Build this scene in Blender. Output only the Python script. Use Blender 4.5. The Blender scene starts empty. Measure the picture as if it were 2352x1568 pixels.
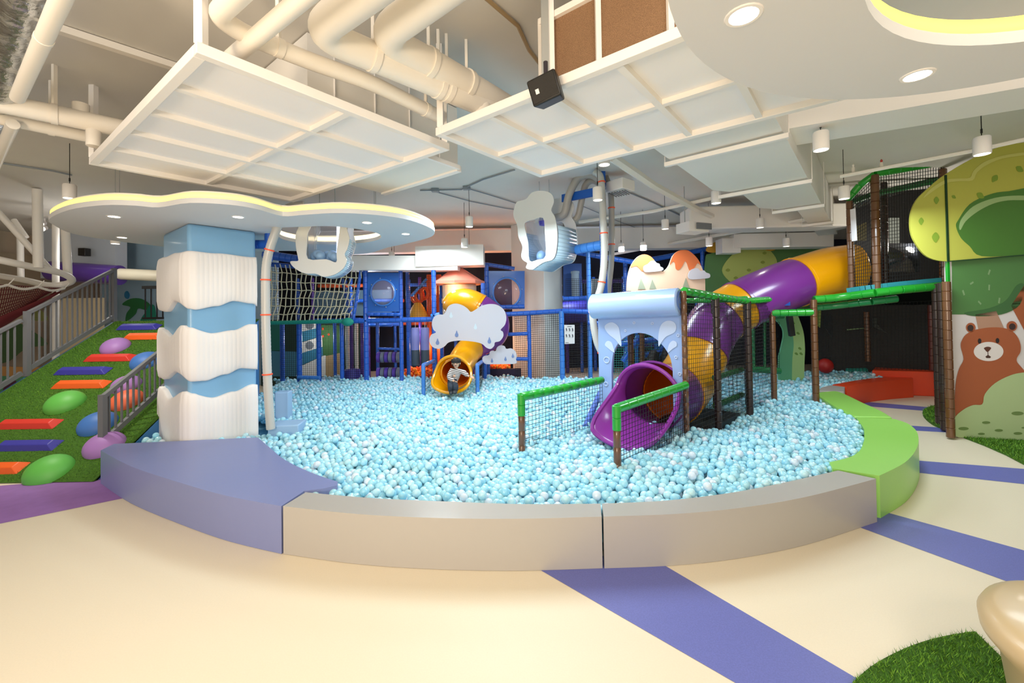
import bpy, bmesh, math, random
import numpy as np
from mathutils import Vector, Matrix
from mathutils.geometry import tessellate_polygon
random.seed(7); rng = np.random.default_rng(7)
C = bpy.context.scene.collection
PI = math.pi; R = math.radians
V = Vector
# ---------------------------------------------------------------- camera
F = 970.0; H = 1.75; PITCH = R(0.8); ROLL = R(0.9); CY = 701.5
cam_d = bpy.data.cameras.new('camera'); cam = bpy.data.objects.new('camera', cam_d); C.objects.link(cam)
cam_d.sensor_width = 36; cam_d.lens = F*36/2352; cam_d.shift_y = (CY-784)/2352; cam_d.clip_start = .02
cam.matrix_world = Matrix.Translation((0, 0, H)) @ Matrix.Rotation(PI/2+PITCH, 4, 'X') @ Matrix.Rotation(-ROLL, 4, 'Z')
S = bpy.context.scene; S.camera = cam
S.view_settings.view_transform = 'Standard'; S.view_settings.look = 'None'
S.view_settings.exposure = -0.12; S.view_settings.gamma = 1; S.view_settings.use_curve_mapping = False
# ---------------------------------------------------------------- world: light of the open mall hall behind the camera
w = bpy.data.worlds.new('world'); S.world = w; w.use_nodes = True
w.node_tree.nodes['Background'].inputs[0].default_value = (.88, .93, 1.0, 1)
w.node_tree.nodes['Background'].inputs[1].default_value = 0.84
# ---------------------------------------------------------------- lamps
def lamp(name, kind, loc, power, col=(1, 1, 1), size=.1, aim=None, spot=None, blend=.6):
    d = bpy.data.lights.new(name, kind); o = bpy.data.objects.new(name, d); C.objects.link(o); o.location = loc
    d.energy = power; d.color = col
    if kind == 'AREA': d.shape = 'DISK'; d.size = size
    else: d.shadow_soft_size = size
    if kind == 'SPOT': d.spot_size = R(spot or 100); d.spot_blend = blend
    if aim is not None: o.rotation_euler = (V(aim)-V(loc)).to_track_quat('-Z', 'Y').to_euler()
    return o
WARM = (1, .84, .66); NEUT = (1, .95, .88); COOL = (.9, .96, 1)
# unseen hall lights behind the camera and added fill lights over the pit
lamp('hall_light', 'AREA', (-2.0, -2.2, 1.6), 172, (1, .79, .56), 1.2, (-.2, 3.2, 3.8))  # uplight added to brighten the near ceiling, unseen behind the camera
lamp('hall_light', 'AREA', (1.6, -1.5, 3.5), 84, (1, .92, .82), 1.4, (1.0, 2.6, 0))
lamp('hall_light', 'AREA', (-2.6, -.6, 3.5), 70, (1, .92, .82), 1.4, (-1.8, 3.0, 0))
for x, y, p in ((-.3, 5.5, 62), (2.4, 8.2, 60), (-1.5, 8.0, 40), (4.6, 5.2, 55), (.6, 4.7, 42)):
    lamp('pit_fill', 'AREA', (x, y, 3.05), p*1.12, (.78, .92, 1), 1.0, (x, y, 0))  # broad cool fill added above the balls, with no fixture of its own
lamp('scenery_spot', 'SPOT', (3.2, 7.0, 3.3), 24, (1, .9, .75), .05, (3.0, 8.6, 2.2), 55)
lamp('scenery_spot', 'SPOT', (5.6, 7.6, 3.3), 60, (1, .93, .8), .05, (5.2, 9.3, 2.5), 60)
lamp('scenery_spot', 'SPOT', (4.3, 3.3, 3.45), 95, (1, .93, .8), .12, (6.1, 5.5, 1.5), 70)  # spot added to brighten the bear mural
lamp('play_light', 'POINT', (-1.95, 9.75, .95), 12, (1, .55, .2), .08)
lamp('play_light', 'POINT', (-.25, 9.55, .95), 10, (1, .5, .2), .08)
lamp('play_light', 'POINT', (-2.0, 10.3, 2.3), 26, (1, .35, .08), .12)
lamp('play_light', 'POINT', (-.9, 10.6, 2.3), 26, (1, .3, .06), .12)
lamp('play_light', 'POINT', (-.3, 10.6, .9), 16, (1, .33, .08), .12)
lamp('play_light', 'POINT', (1.6, 11.2, 2.4), 40, (.7, .85, 1), .12)  # cool light added inside the dark right bay
lamp('play_light', 'POINT', (3.3, 11.4, 1.6), 30, (.7, .8, 1), .12)
lamp('play_light', 'POINT', (6.6, 6.9, 2.7), 38, (1, .95, .85), .12)  # light added to brighten the orange red blocks and the tower
lamp('play_light', 'POINT', (-2.6, 11.0, 1.3), 14, (.9, .8, 1), .12)
lamp('play_light', 'POINT', (-3.6, 10.6, 2.2), 40, (.8, .9, 1), .12)  # cool light added to lift the dark bay behind the rope net
lamp('play_light', 'POINT', (-4.6, 9.9, 1.2), 12, (1, .95, .85), .12)
lamp('play_light', 'POINT', (-1.25, 8.7, 2.25), 5, (1, .75, .4), .05)
lamp('ramp_fill', 'SPOT', (-5.9, 5.0, 3.4), 230, (1, .95, .85), .06, (-6, 6.0, .8), 90)  # fill added to brighten the turf slope, no lamp is modelled here
lamp('ramp_fill', 'POINT', (-8.0, 8.0, 2.9), 26, (1, .96, .9), .2)  # second added fill, for the background beside the slope
# ---------------------------------------------------------------- pixel rays
RT = V((math.cos(ROLL), math.sin(ROLL)*math.sin(PITCH), -math.sin(ROLL)*math.cos(PITCH)))
UP = V((math.sin(ROLL), -math.sin(PITCH)*math.cos(ROLL), math.cos(PITCH)*math.cos(ROLL)))
FW = V((0, math.cos(PITCH), math.sin(PITCH))); O = V((0, 0, H))
def ray(px, py): return FW + RT*((px-1176)/F) - UP*((py-CY)/F)
def U(px, py, Y): d = ray(px, py); return O + d*(Y/d.y)
def G(px, py, z): d = ray(px, py); return O + d*((z-H)/d.z)
def PL(px, py, p, n): d = ray(px, py); return O + d*((p-O).dot(n)/d.dot(n))
def ZA(px, py, x, y):            # height seen at pixel row py above the ground point x, y
    d = ray(px, py); return H + d.z*(math.hypot(x, y)/math.hypot(d.x, d.y))
# ---------------------------------------------------------------- materials
def lin(h):
    c = [int(h[i:i+2], 16)/255 for i in (0, 2, 4)]
    return tuple(((x+.055)/1.055)**2.4 if x > .04045 else x/12.92 for x in c)+(1,)
_mats = {}
def M(name, hexc='ffffff', rough=.5, metal=0, coat=0, emit=0, bump=0, bscale=40, var=0, vscale=3, alpha=1, trans=0, spec=.5, sss=0):
    if name in _mats: return _mats[name]
    m = bpy.data.materials.new(name); m.use_nodes = True; nt = m.node_tree; b = nt.nodes['Principled BSDF']
    c = lin(hexc); b.inputs['Base Color'].default_value = c
    b.inputs['Roughness'].default_value = rough; b.inputs['Metallic'].default_value = metal
    b.inputs['Coat Weight'].default_value = coat; b.inputs['Coat Roughness'].default_value = .12
    b.inputs['Specular IOR Level'].default_value = spec
    if sss: b.inputs['Subsurface Weight'].default_value = sss; b.inputs['Subsurface Radius'].default_value = (.5, .8, 1.0); b.inputs['Subsurface Scale'].default_value = .03
    if alpha < 1: b.inputs['Alpha'].default_value = alpha
    if trans: b.inputs['Transmission Weight'].default_value = trans; b.inputs['IOR'].default_value = 1.15
    if emit: b.inputs['Emission Color'].default_value = c; b.inputs['Emission Strength'].default_value = emit
    if bump or var:
        tc = nt.nodes.new('ShaderNodeTexCoord')
        if bump:
            n = nt.nodes.new('ShaderNodeTexNoise'); n.inputs['Scale'].default_value = bscale; n.inputs['Detail'].default_value = 5
            bp = nt.nodes.new('ShaderNodeBump'); bp.inputs['Strength'].default_value = bump; bp.inputs['Distance'].default_value = .01
            nt.links.new(tc.outputs['Object'], n.inputs['Vector']); nt.links.new(n.outputs['Fac'], bp.inputs['Height']); nt.links.new(bp.outputs['Normal'], b.inputs['Normal'])
        if var:
            n2 = nt.nodes.new('ShaderNodeTexNoise'); n2.inputs['Scale'].default_value = vscale; n2.inputs['Detail'].default_value = 6
            rp = nt.nodes.new('ShaderNodeValToRGB')
            rp.color_ramp.elements[0].position = .3; rp.color_ramp.elements[1].position = .7
            rp.color_ramp.elements[0].color = tuple(x*(1-var) for x in c[:3])+(1,); rp.color_ramp.elements[1].color = tuple(min(1, x*(1+var)) for x in c[:3])+(1,)
            nt.links.new(tc.outputs['Object'], n2.inputs['Vector']); nt.links.new(n2.outputs['Fac'], rp.inputs['Fac']); nt.links.new(rp.outputs['Color'], b.inputs['Base Color'])
    _mats[name] = m; return m
WHITE = M('white_paint', 'f7f2ec', .55); CEIL = M('ceiling_paint', 'dedad2', .8, var=.02, vscale=2)
PIPE = M('pipe_paint', 'f3ece0', .45); METAL = M('galvanised_metal', 'b9bcbb', .4, .7); DARK = M('black_plastic', '1b1a19', .45)
GREY = M('grey_metal', '77797c', .45); BLUE = M('blue_foam', '2560c4', .35, coat=.3, bump=.1, bscale=30); LBLUE = M('bright_blue_foam', '3f83d6', .35, coat=.3)
GREEN = M('green_foam', '1fa32c', .3, coat=.5); BROWN = M('brown_foam', '6b4527', .3, coat=.6); DBROWN = M('dark_brown_foam', '33211a', .4, coat=.3)
YELIN = M('yellow_plastic_lit_inside', 'e8700c', .35, coat=.3); YEL = M('yellow_plastic', 'f2a600', .28, coat=.4); PUR = M('purple_plastic', '7a2f8c', .28, coat=.4); NETK = M('black_net', '17181a', .8)  # orange inner colour stands in for light shining through the yellow plastic
NAVY = M('navy_panel', '17365f', .5); GLASS = M('acrylic_blue_tint', 'cfe0ff', .05, trans=1, alpha=.4)  # blue tint of the acrylic stands in for bluish light inside the box
LAMPW = M('lamp_white', 'fff6e6', .5, emit=9); LEDY = M('led_yellow', 'ffec96', .5, emit=.85); LEDW = M('led_warm', 'ffe9b8', .5, emit=2.2)
# ---------------------------------------------------------------- mesh builder
def cr(pts, n=8, closed=False):
    pts = [V(p) for p in pts]; out = []; N = len(pts)
    for i in range(N if closed else N-1):
        if closed: a, b, c, d = pts[i-1], pts[i], pts[(i+1) % N], pts[(i+2) % N]
        else: a, b, c, d = pts[max(i-1, 0)], pts[i], pts[i+1], pts[min(i+2, N-1)]
        for k in range(n):
            t = k/n; out.append(.5*((2*b)+(c-a)*t+(2*a-5*b+4*c-d)*t*t+(3*b-a-3*c+d)*t**3))
    if not closed: out.append(pts[-1].copy())
    return out
def interp(xs, ys, x):                       # smooth curve through points
    if x <= xs[0]: return ys[0]
    if x >= xs[-1]: return ys[-1]
    i = max(k for k in range(len(xs)) if xs[k] <= x); i = min(i, len(xs)-2); t = (x-xs[i])/(xs[i+1]-xs[i])
    t = t*t*(3-2*t); return ys[i]*(1-t)+ys[i+1]*t
WL = {}
class MB:
    def __init__(s): s.v = []; s.f = []; s.m = []; s.k = 0
    def add(s, vs, fs):
        o = len(s.v); s.v += [tuple(p) for p in vs]
        for f in fs: s.f.append([i+o for i in f]); s.m.append(s.k)
        return s
    def mat(s, k): s.k = k; return s
    def box(s, c, d, rz=0):
        x, y, z = d[0]/2, d[1]/2, d[2]/2; q = Matrix.Rotation(rz, 3, 'Z'); c = V(c)
        vs = [c+q @ V(p) for p in ((-x, -y, -z), (x, -y, -z), (x, y, -z), (-x, y, -z), (-x, -y, z), (x, -y, z), (x, y, z), (-x, y, z))]
        return s.add(vs, [(0, 3, 2, 1), (4, 5, 6, 7), (0, 1, 5, 4), (1, 2, 6, 5), (2, 3, 7, 6), (3, 0, 4, 7)])
    def bar(s, a, b, w, h, up=(0, 0, 1)):     # rectangular bar from a to b
        a, b = V(a), V(b); d = (b-a).normalized(); u = V(up)
        if abs(d.dot(u)) > .98: u = V((1, 0, 0))
        r = d.cross(u).normalized(); u = r.cross(d).normalized(); r *= w/2; u *= h/2
        vs = [p+x for p in (a, b) for x in (-r-u, r-u, r+u, -r+u)]
        return s.add(vs, [(0, 1, 2, 3), (7, 6, 5, 4), (0, 4, 5, 1), (1, 5, 6, 2), (2, 6, 7, 3), (3, 7, 4, 0)])
    def tube(s, pts, r, n=10, cap=True, closed=False):
        pts = [V(p) for p in pts]; N = len(pts); rs = r if isinstance(r, (list, tuple)) else [r]*N
        vs = []; u = None
        for i, p in enumerate(pts):
            if closed: d = pts[(i+1) % N]-pts[i-1]
            else: d = pts[min(i+1, N-1)]-pts[max(i-1, 0)]
            d.normalize()
            if u is None:
                u = V((0, 0, 1)) if abs(d.z) < .9 else V((1, 0, 0))
            u = (u-d*u.dot(d)).normalized(); w_ = d.cross(u)
            vs += [p+(u*math.cos(t*2*PI/n)+w_*math.sin(t*2*PI/n))*rs[i] for t in range(n)]
        fs = []
        for i in range(N if closed else N-1):
            j = (i+1) % N
            for t in range(n): fs.append((i*n+t, i*n+(t+1) % n, j*n+(t+1) % n, j*n+t))
        if cap and not closed: fs += [tuple(range(n))[::-1], tuple((N-1)*n+t for t in range(n))]
        return s.add(vs, fs)
    def foam(s, a, b, r, seg=.13, n=10):      # padded pole: foam sleeves with pinched joints
        a, b = V(a), V(b); L = (b-a).length; k = max(1, round(L/seg)); pts = []; rs = []
        for i in range(k):
            for t, q in ((.0, .86), (.05, 1), (.95, 1), (1., .86)):
                pts.append(a.lerp(b, (i+t*.999)/k)); rs.append(r*q)
        return s.tube(pts, rs, n)
    def prism(s, poly, ext, holes=()):        # flat outline with optional holes, given thickness
        ext = V(ext); loops = [[V(p) for p in poly]]+[[V(p) for p in h] for h in holes]
        tri = tessellate_polygon(loops); flat = [p for l in loops for p in l]; n = len(flat)
        fs = [tuple(t) for t in tri]+[tuple(i+n for i in t[::-1]) for t in tri]; o = 0
        for l in loops:
            k = len(l)
            for i in range(k): j = (i+1) % k; fs.append((o+i, o+j, o+j+n, o+i+n))
            o += k
        return s.add(flat+[p+ext for p in flat], fs)
    def flat(s, poly):
        tri = tessellate_polygon([[V(p) for p in poly]]); return s.add(poly, [tuple(t) for t in tri])
    def lathe(s, prof, c, n=24, ax=(0, 0, 1), cap=True):
        q = V((0, 0, 1)).rotation_difference(V(ax)).to_matrix(); c = V(c); vs = []; fs = []
        for r, z in prof: vs += [c+q @ V((r*math.cos(t*2*PI/n), r*math.sin(t*2*PI/n), z)) for t in range(n)]
        for i in range(len(prof)-1):
            for t in range(n): fs.append((i*n+t, i*n+(t+1) % n, (i+1)*n+(t+1) % n, (i+1)*n+t))
        if cap and prof[0][0] > .0005: fs.append(tuple(range(n))[::-1])
        if cap and prof[-1][0] > .0005: k = (len(prof)-1)*n; fs.append(tuple(k+t for t in range(n)))
        return s.add(vs, fs)
    def ell(s, c, r, nu=20, nv=12, q=None, v0=0, v1=PI):
        c = V(c); q = q or Matrix.Identity(3); vs = []; fs = []
        for i in range(nv+1):
            a = v0+(v1-v0)*i/nv
            vs += [c+q @ V((r[0]*math.sin(a)*math.cos(t*2*PI/nu), r[1]*math.sin(a)*math.sin(t*2*PI/nu), r[2]*math.cos(a))) for t in range(nu)]
        for i in range(nv):
            for t in range(nu): fs.append((i*nu+t, (i+1)*nu+t, (i+1)*nu+(t+1) % nu, i*nu+(t+1) % nu))
        return s.add(vs, fs)
    def net(s, a, b, c, d, nu, nv, r=.004):   # knotted net stretched over a quad a b c d
        a, b, c, d = V(a), V(b), V(c), V(d)
        for i in range(nu+1): t = i/nu; s.tube([a.lerp(b, t), d.lerp(c, t)], r, 3, False)
        for i in range(nv+1): t = i/nv; s.tube([a.lerp(d, t), b.lerp(c, t)], r, 3, False)
        return s
    def surf(s, fn, nu, nv, cu=False):
        vs = [fn(i/nu, j/nv) for j in range(nv+1) for i in range(nu+(0 if cu else 1))]; k = nu if cu else nu+1
        return s.add(vs, [(j*k+i, j*k+(i+1) % k, (j+1)*k+(i+1) % k, (j+1)*k+i) for j in range(nv) for i in range(nu)])
    def build(s, name, mats, parent=None, label=None, cat=None, group=None, kind=None, bevel=0, solid=0, moff=0, ang=38, sub=0, loc=None, plabel=None):
        if not isinstance(mats, (list, tuple)): mats = [mats]
        a = np.array(s.v, dtype=np.float64)
        if parent is not None: loc = WL[parent]
        elif loc is None: loc = V(((a[:, 0].min()+a[:, 0].max())/2, (a[:, 1].min()+a[:, 1].max())/2, a[:, 2].min()))
        a = a-np.array(loc)
        me = bpy.data.meshes.new(name); me.from_pydata(a.tolist(), [], s.f)
        for m in mats: me.materials.append(m)
        me.polygons.foreach_set('material_index', s.m); me.polygons.foreach_set('use_smooth', [True]*len(s.f))
        bm = bmesh.new(); bm.from_mesh(me); bmesh.ops.recalc_face_normals(bm, faces=bm.faces); bm.to_mesh(me); bm.free()
        me.set_sharp_from_angle(angle=R(ang))
        o = bpy.data.objects.new(name, me); C.objects.link(o)
        if parent is not None: o.parent = parent; WL[o] = V(loc)
        else: o.location = loc; WL[o] = V(loc)
        if bevel: b = o.modifiers.new('bevel', 'BEVEL'); b.width = bevel; b.segments = 3; b.limit_method = 'ANGLE'; b.angle_limit = R(35); b.harden_normals = False
        if solid: b = o.modifiers.new('thick', 'SOLIDIFY'); b.thickness = solid; b.offset = 0; b.material_offset = moff
        if sub: b = o.modifiers.new('sub', 'SUBSURF'); b.levels = sub; b.render_levels = sub
        if label: tag(o, label, cat, group)
        if plabel: o['label'] = plabel
        if kind: o['kind'] = kind
        return o
def tag(o, label, cat, group=None):
    o['label'] = label; o['category'] = cat
    if group: o['group'] = group
def thing(name, label, cat, loc, group=None):
    o = bpy.data.objects.new(name, None); C.objects.link(o); o.location = loc; o.empty_display_size = .1; tag(o, label, cat, group); WL[o] = V(loc); return o
def dup(o, loc, label, rz=None):
    r = o.copy(); C.objects.link(r); r.location = loc; r['label'] = label; WL[r] = V(loc)
    if rz is not None: r.rotation_euler = (0, 0, rz)
    for ch in o.children:
        c = ch.copy(); C.objects.link(c); c.parent = r
        if ch.name.startswith('cable'): c.scale.z = max(.1, (ZC-.015-loc[2])/.64)
        for g in ch.children: d = g.copy(); C.objects.link(d); d.parent = c
    return r
AX = V((.62, .785, 0)).normalized(); BX = V((-AX.y, AX.x, 0))    # the building's two directions
ZC = 3.8
# ================================================================ SETTING
fl = MB(); fl.add([(-13, -5, 0), (13, -5, 0), (13, 15, 0), (-13, 15, 0)], [(0, 1, 2, 3)])
def ground(poly, z=.0015): return [G(x, y, z) for x, y in poly]
fl.mat(1)
for p in ([(1195, 1282), (1484, 1273), (2400, 1811), (2140, 1828)], [(1900, 1183), (1960, 1155), (2600, 1332), (2600, 1440)], [(2080, 1055), (2600, 1096), (2600, 1138), (2080, 1082)],
          [(2040, 974), (2200, 984), (2200, 994), (2040, 985)], [(1960, 920), (2160, 937), (2160, 946), (1960, 930)]):
    fl.add(ground(p), [(0, 1, 2, 3)])
fl.mat(2); fl.add(ground([(-300, 1140), (300, 1090), (282, 1144), (-300, 1264)]), [(0, 1, 2, 3)])
fl.build('floor', [M('cream_vinyl', 'ecdfc6', .5, var=.02, vscale=120), M('violet_vinyl', '6a70b8', .5, var=.1, vscale=150), M('purple_carpet', '9a70b4', .9, var=.06, vscale=8)], kind='structure', loc=(0, 0, 0))
MB().box((0, 5, ZC+.1), (26, 20, .2)).build('ceiling', CEIL, kind='structure')
MB().box((0, 13.0, 1.9), (26, .2, 3.8)).build('wall_back', M('navy_wall', '141a2c', .8), kind='structure')
MB().box((11.5, 5, 1.9), (.2, 16, 3.8)).build('wall_right', M('dark_green_wall', '1a241d', .8), kind='structure')
MB().box((-11.9, 5.8, 1.9), (.2, 14.4, 3.8)).build('wall_left', M('beige_wall', 'c4b49c', .8), kind='structure')
# ceiling beams
def beam(name, p, q, w, h, z, mat=WHITE, kind='structure'):
    p, q = V((p.x, p.y, z)), V((q.x, q.y, z)); return MB().bar(p, q, w, h).build(name, mat, kind=kind)
m1 = G(2352, 225, 3.35); m2 = G(1875, 305, 3.35)
d = (m2-m1).normalized(); beam('trim_1', m1-d*1.5, m2+d*.4, .5, .45, 3.57)
b1 = U(940, 565, 9.6); b2 = U(1500, 575, 10.4)
beam('trim_2', V((-4.5, 10.2, 0)), V((6.6, 10.2, 0)), .35, .5, 3.45)
# ================================================================ PADDED WALL BLOCKS round the pit
ZB = .35
def topoly(px, z=ZB): return [G(x, y, z) for x, y in px]
def block(name, tops, mat, label, cat='padded block', z=ZB, group=None, bev=.022):
    poly = [V((p.x, p.y, .002)) for p in tops]
    return MB().prism(poly, (0, 0, z-.002)).build(name, mat, label=label, cat=cat, bevel=bev, group=group, ang=30)
def crp(px, n=6, closed=False): return [(p.x, p.y) for p in cr([V((x, y, 0)) for x, y in px], n, closed)]
VG = M('grey_vinyl', 'b1aca5', .42, coat=.15, bump=.06, bscale=18); VL = M('lavender_vinyl', '7f88b8', .45, coat=.1, bump=.08, bscale=14)
VGR = M('lime_vinyl', '9cd862', .4, coat=.2, bump=.05, bscale=14); VOR = M('orange_vinyl', 'ee4a1c', .4, coat=.2, bump=.05, bscale=14)
arc = lambda c, r, a0, a1, n=16: [V((c[0]+r*math.cos(a0+(a1-a0)*i/n), c[1]+r*math.sin(a0+(a1-a0)*i/n), 0)) for i in range(n+1)]
def out_arc(px): return topoly(px)
CC = None
o1 = crp([(650, 1162), (820, 1180), (1000, 1189), (1190, 1191), (1382, 1186)]); i1 = crp([(1379, 1156), (1200, 1157), (1000, 1150), (850, 1143), (702, 1130)])
block('padded_block', topoly(o1+i1), VG, 'grey curved padded block in front of the pit, left of the centre seam', group=None)
o2 = crp([(1386, 1186), (1550, 1180), (1700, 1166), (1850, 1141), (2012, 1099)]); i2 = crp([(1925, 1080), (1800, 1108), (1680, 1131), (1530, 1149), (1383, 1156)])
block('padded_block', topoly(o2+i2), VG, 'grey curved padded block in front of the pit, meeting the lime block')
o3 = crp([(231, 1034), (300, 1070), (400, 1104), (520, 1138), (646, 1162)]); i3 = crp([(776, 1106), (715, 1085), (655, 1056), (618, 1026), (592, 1004)], 5)
block('padded_platform', topoly(o3+[(699, 1127), (745, 1121), (774, 1114)]+i3+[(420, 1012), (262, 1019)]), VL, 'wide lavender padded platform between ramp and striped column', 'padded platform', bev=.03)
gi = crp([(1985, 1010), (1975, 1034), (1950, 1050), (1905, 1061)], 5); go = crp([(2020, 1092), (2078, 1062), (2106, 1028), (2108, 996), (2088, 974), (2055, 962)], 5)
block('padded_block', topoly(gi+[(1912, 1075)]+go+[(1966, 958), (1985, 985)]), VGR, 'near lime green padded block, curving around the corner of the pit')
gi2 = crp([(1962, 956), (1925, 937), (1895, 918), (1874, 904)], 5); go2 = crp([(1928, 899), (1950, 908), (1985, 925), (2025, 943), (2050, 958)], 5)
block('padded_block', topoly(gi2+[(1884, 900), (1915, 897)]+go2), VGR, 'far lime green padded block, narrowing towards the small grey block')
block('padded_block', topoly([(1876, 897), (1886, 889), (1908, 884), (1941, 888), (1939, 899)]), VG, 'small grey padded block wedged between lime and orange blocks', bev=.012)
o5 = crp([(1944, 888), (1990, 880), (2040, 874), (2097, 870)]); i5 = crp([(2095, 864), (2040, 865), (1980, 871), (1912, 883)])
block('padded_block', topoly(o5+i5), VOR, 'orange red curved padded block behind the small grey block', bev=.015)
pr = [U(2003, 853, 8.4), U(2166, 856, 8.05), U(2200, 850, 8.5), U(2010, 848, 8.85)]
block('padded_bench', [V((p.x, p.y, 0)) for p in pr], VOR, 'taller orange red padded block against the dark net wall', z=.47, bev=.015)
# ================================================================ THE BALLS
ZP = .33
pit = [G(x, y, ZP) for x, y in [(702, 1135), (850, 1147), (1000, 1154), (1200, 1161), (1380, 1160), (1530, 1153), (1680, 1135), (1800, 1112), (1910, 1085), (1906, 1064), (1950, 1053), (1978, 1036), (1987, 1008), (1983, 985),
        (1960, 958), (1925, 939), (1895, 920), (1875, 905), (1880, 895), (1910, 885), (1980, 873), (2040, 866), (1998, 853), (1700, 851), (1560, 858), (1390, 866), (620, 866)]]
pit += [V((-5.0, 9.3, 0)), V((-4.4, 6.6, 0)), V((-4.42, 5.0, 0)), G(592, 1007, ZP), G(618, 1030, ZP), G(655, 1060, ZP), G(715, 1089, ZP), G(774, 1110, ZP)]
PX = np.array([p.x for p in pit]); PY = np.array([p.y for p in pit])
def inside(x, y):
    r = np.zeros(len(x), bool); j = len(PX)-1
    for i in range(len(PX)):
        c = ((PY[i] > y) != (PY[j] > y)) & (x < (PX[j]-PX[i])*(y-PY[i])/(PY[j]-PY[i]+1e-12)+PX[i]); r ^= c; j = i
    return r
BR = .036
def level(x, y):
    z = ZP-.02+.035*np.sin(x*1.3+.6*y)*np.cos(y*1.1-.4*x)+.02*np.sin(3.1*x+1)*np.sin(2.7*y)
    z += .07*np.exp(-((x-3.3)**2+(y-5.0)**2)/1.0)
    u = (x-2.9)*.707-(y-6.0)*.707; t = (x-2.9)*.707+(y-6.0)*.707           # shallow hollow under the slide cage
    z -= .22*np.exp(-((u/.55)**4+(t/1.0)**4))
    z -= .13*np.exp(-(((x-1.2)/.42)**2+((y-4.75)/.42)**2))
    z += .05*np.clip((7.2-y)/4, -.5, 0)*-1
    return z
a = .071; xs = np.arange(-5.4, 9.5, a); ys = np.arange(2.6, 10.3, a*.866)
gx, gy = np.meshgrid(xs, ys); gx = gx+(np.arange(len(ys)) % 2)[:, None]*a/2
gx = gx.ravel(); gy = gy.ravel()
k = inside(gx, gy); gx, gy = gx[k], gy[k]
gx = gx+rng.normal(0, .009, len(gx)); gy = gy+rng.normal(0, .009, len(gx)); gz = level(gx, gy)-BR+rng.uniform(-.022, .022, len(gx))
k2 = rng.random(len(gx)) < .10                                            # a few balls lying on top
tx = gx[k2]+a/2; ty = gy[k2]+a*.29; tz = level(tx, ty)+.012; kk = inside(tx, ty)
bx = np.concatenate([gx, tx[kk]]); by = np.concatenate([gy, ty[kk]]); bz = np.concatenate([gz, tz[kk]])
# keep clear of the column, its hose, and the slide mouths
COLC = V((-3.72, 4.85, 0)); cu = (bx-COLC.x)*AX.x+(by-COLC.y)*AX.y; cv = (bx-COLC.x)*BX.x+(by-COLC.y)*BX.y
keep = ~((cu > -.13) & (cu < 1.0) & (cv > -.13) & (cv < 1.25))
CG = [G(1580, 985, .33), G(1650, 957, .33), G(1722, 924, .33)]; CD = (CG[2]-CG[0]).normalized(); CN = V((-CD.y, CD.x, 0)); cl_ = (CG[2]-CG[0]).length
ku = (bx-CG[0].x)*CD.x+(by-CG[0].y)*CD.y; kv = (bx-CG[0].x)*CN.x+(by-CG[0].y)*CN.y
keep &= ~((ku > .08) & (ku < cl_-.25) & (kv > .03) & (kv < .95))
bx, by, bz = bx[keep], by[keep], bz[keep]
BM = [M('ball_pale_blue', 'abe2f3', .22, coat=.5, sss=.5), M('ball_ice_blue', 'c2ebf7', .22, coat=.5, sss=.5), M('ball_sky_blue', '9ad9ef', .22, coat=.5, sss=.5), M('ball_pearl', 'd8e7f4', .22, coat=.5, sss=.5)]
ntop = len(bx); lx = bx+a/2*.9; ly = by+a*.5; lz = np.minimum(bz, level(bx, by)-BR)-.048                # the layer beneath
lk = inside(lx, ly); lx, ly, lz = lx[lk], ly[lk], lz[lk]
cu = (lx-COLC.x)*AX.x+(ly-COLC.y)*AX.y; cv = (lx-COLC.x)*BX.x+(ly-COLC.y)*BX.y; lk = ~((cu > -.13) & (cu < 1.0) & (cv > -.13) & (cv < 1.25)); lx, ly, lz = lx[lk], ly[lk], lz[lk]
bx = np.concatenate([bx, lx]); by = np.concatenate([by, ly]); bz = np.concatenate([bz, lz])
bk = rng.choice(4, len(bx), p=[.5, .24, .16, .10])
dist = np.hypot(bx, by)+(bz < .26)*.3+(np.arange(len(bx)) >= ntop)*3
order = np.argsort(dist); near = order[:300]; far = order[300:]
def ico(n):
    bm = bmesh.new(); bmesh.ops.create_icosphere(bm, subdivisions=n, radius=BR); bm.verts.ensure_lookup_table()
    v = np.array([x.co[:] for x in bm.verts]); f = np.array([[q.index for q in t.verts] for t in bm.faces]); bm.free(); return v, f
def heap(idx, n):
    v, f = ico(n); N = len(idx); c = np.stack([bx[idx], by[idx], bz[idx]], 1)
    return (c[:, None, :]+v[None]).reshape(-1, 3), (f[None]+(np.arange(N)*len(v))[:, None, None]).reshape(-1, 3), np.repeat(bk[idx], len(f))
mid = far[dist[far] < 5.6]; back = far[dist[far] >= 5.6]
v1, f1, m1_ = heap(mid, 3); v2, f2, m2_ = heap(back, 2)
vv = np.concatenate([v1, v2]); ff = np.concatenate([f1, f2+len(v1)]); mm = np.concatenate([m1_, m2_])
me = bpy.data.meshes.new('pit_balls'); me.vertices.add(len(vv)); me.vertices.foreach_set('co', vv.ravel().astype(np.float32))
me.loops.add(ff.size); me.loops.foreach_set('vertex_index', ff.ravel().astype(np.int32)); me.polygons.add(len(ff))
me.polygons.foreach_set('loop_start', np.arange(0, ff.size, 3, dtype=np.int32)); me.polygons.foreach_set('material_index', mm.astype(np.int32)); me.polygons.foreach_set('use_smooth', np.ones(len(ff), bool))
for m in BM: me.materials.append(m)
me.update(calc_edges=True); o = bpy.data.objects.new('pit_balls', me); C.objects.link(o); o['kind'] = 'stuff'
tag(o, 'sea of pale blue plastic balls filling the ball pit further back', 'ball pit balls')
protos = []
for k in range(4):
    v, f = ico(3); me = bpy.data.meshes.new('pit_ball'); me.from_pydata(v.tolist(), [], f.tolist()); me.materials.append(BM[k]); me.polygons.foreach_set('use_smooth', [True]*len(f)); protos.append(me)
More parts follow.
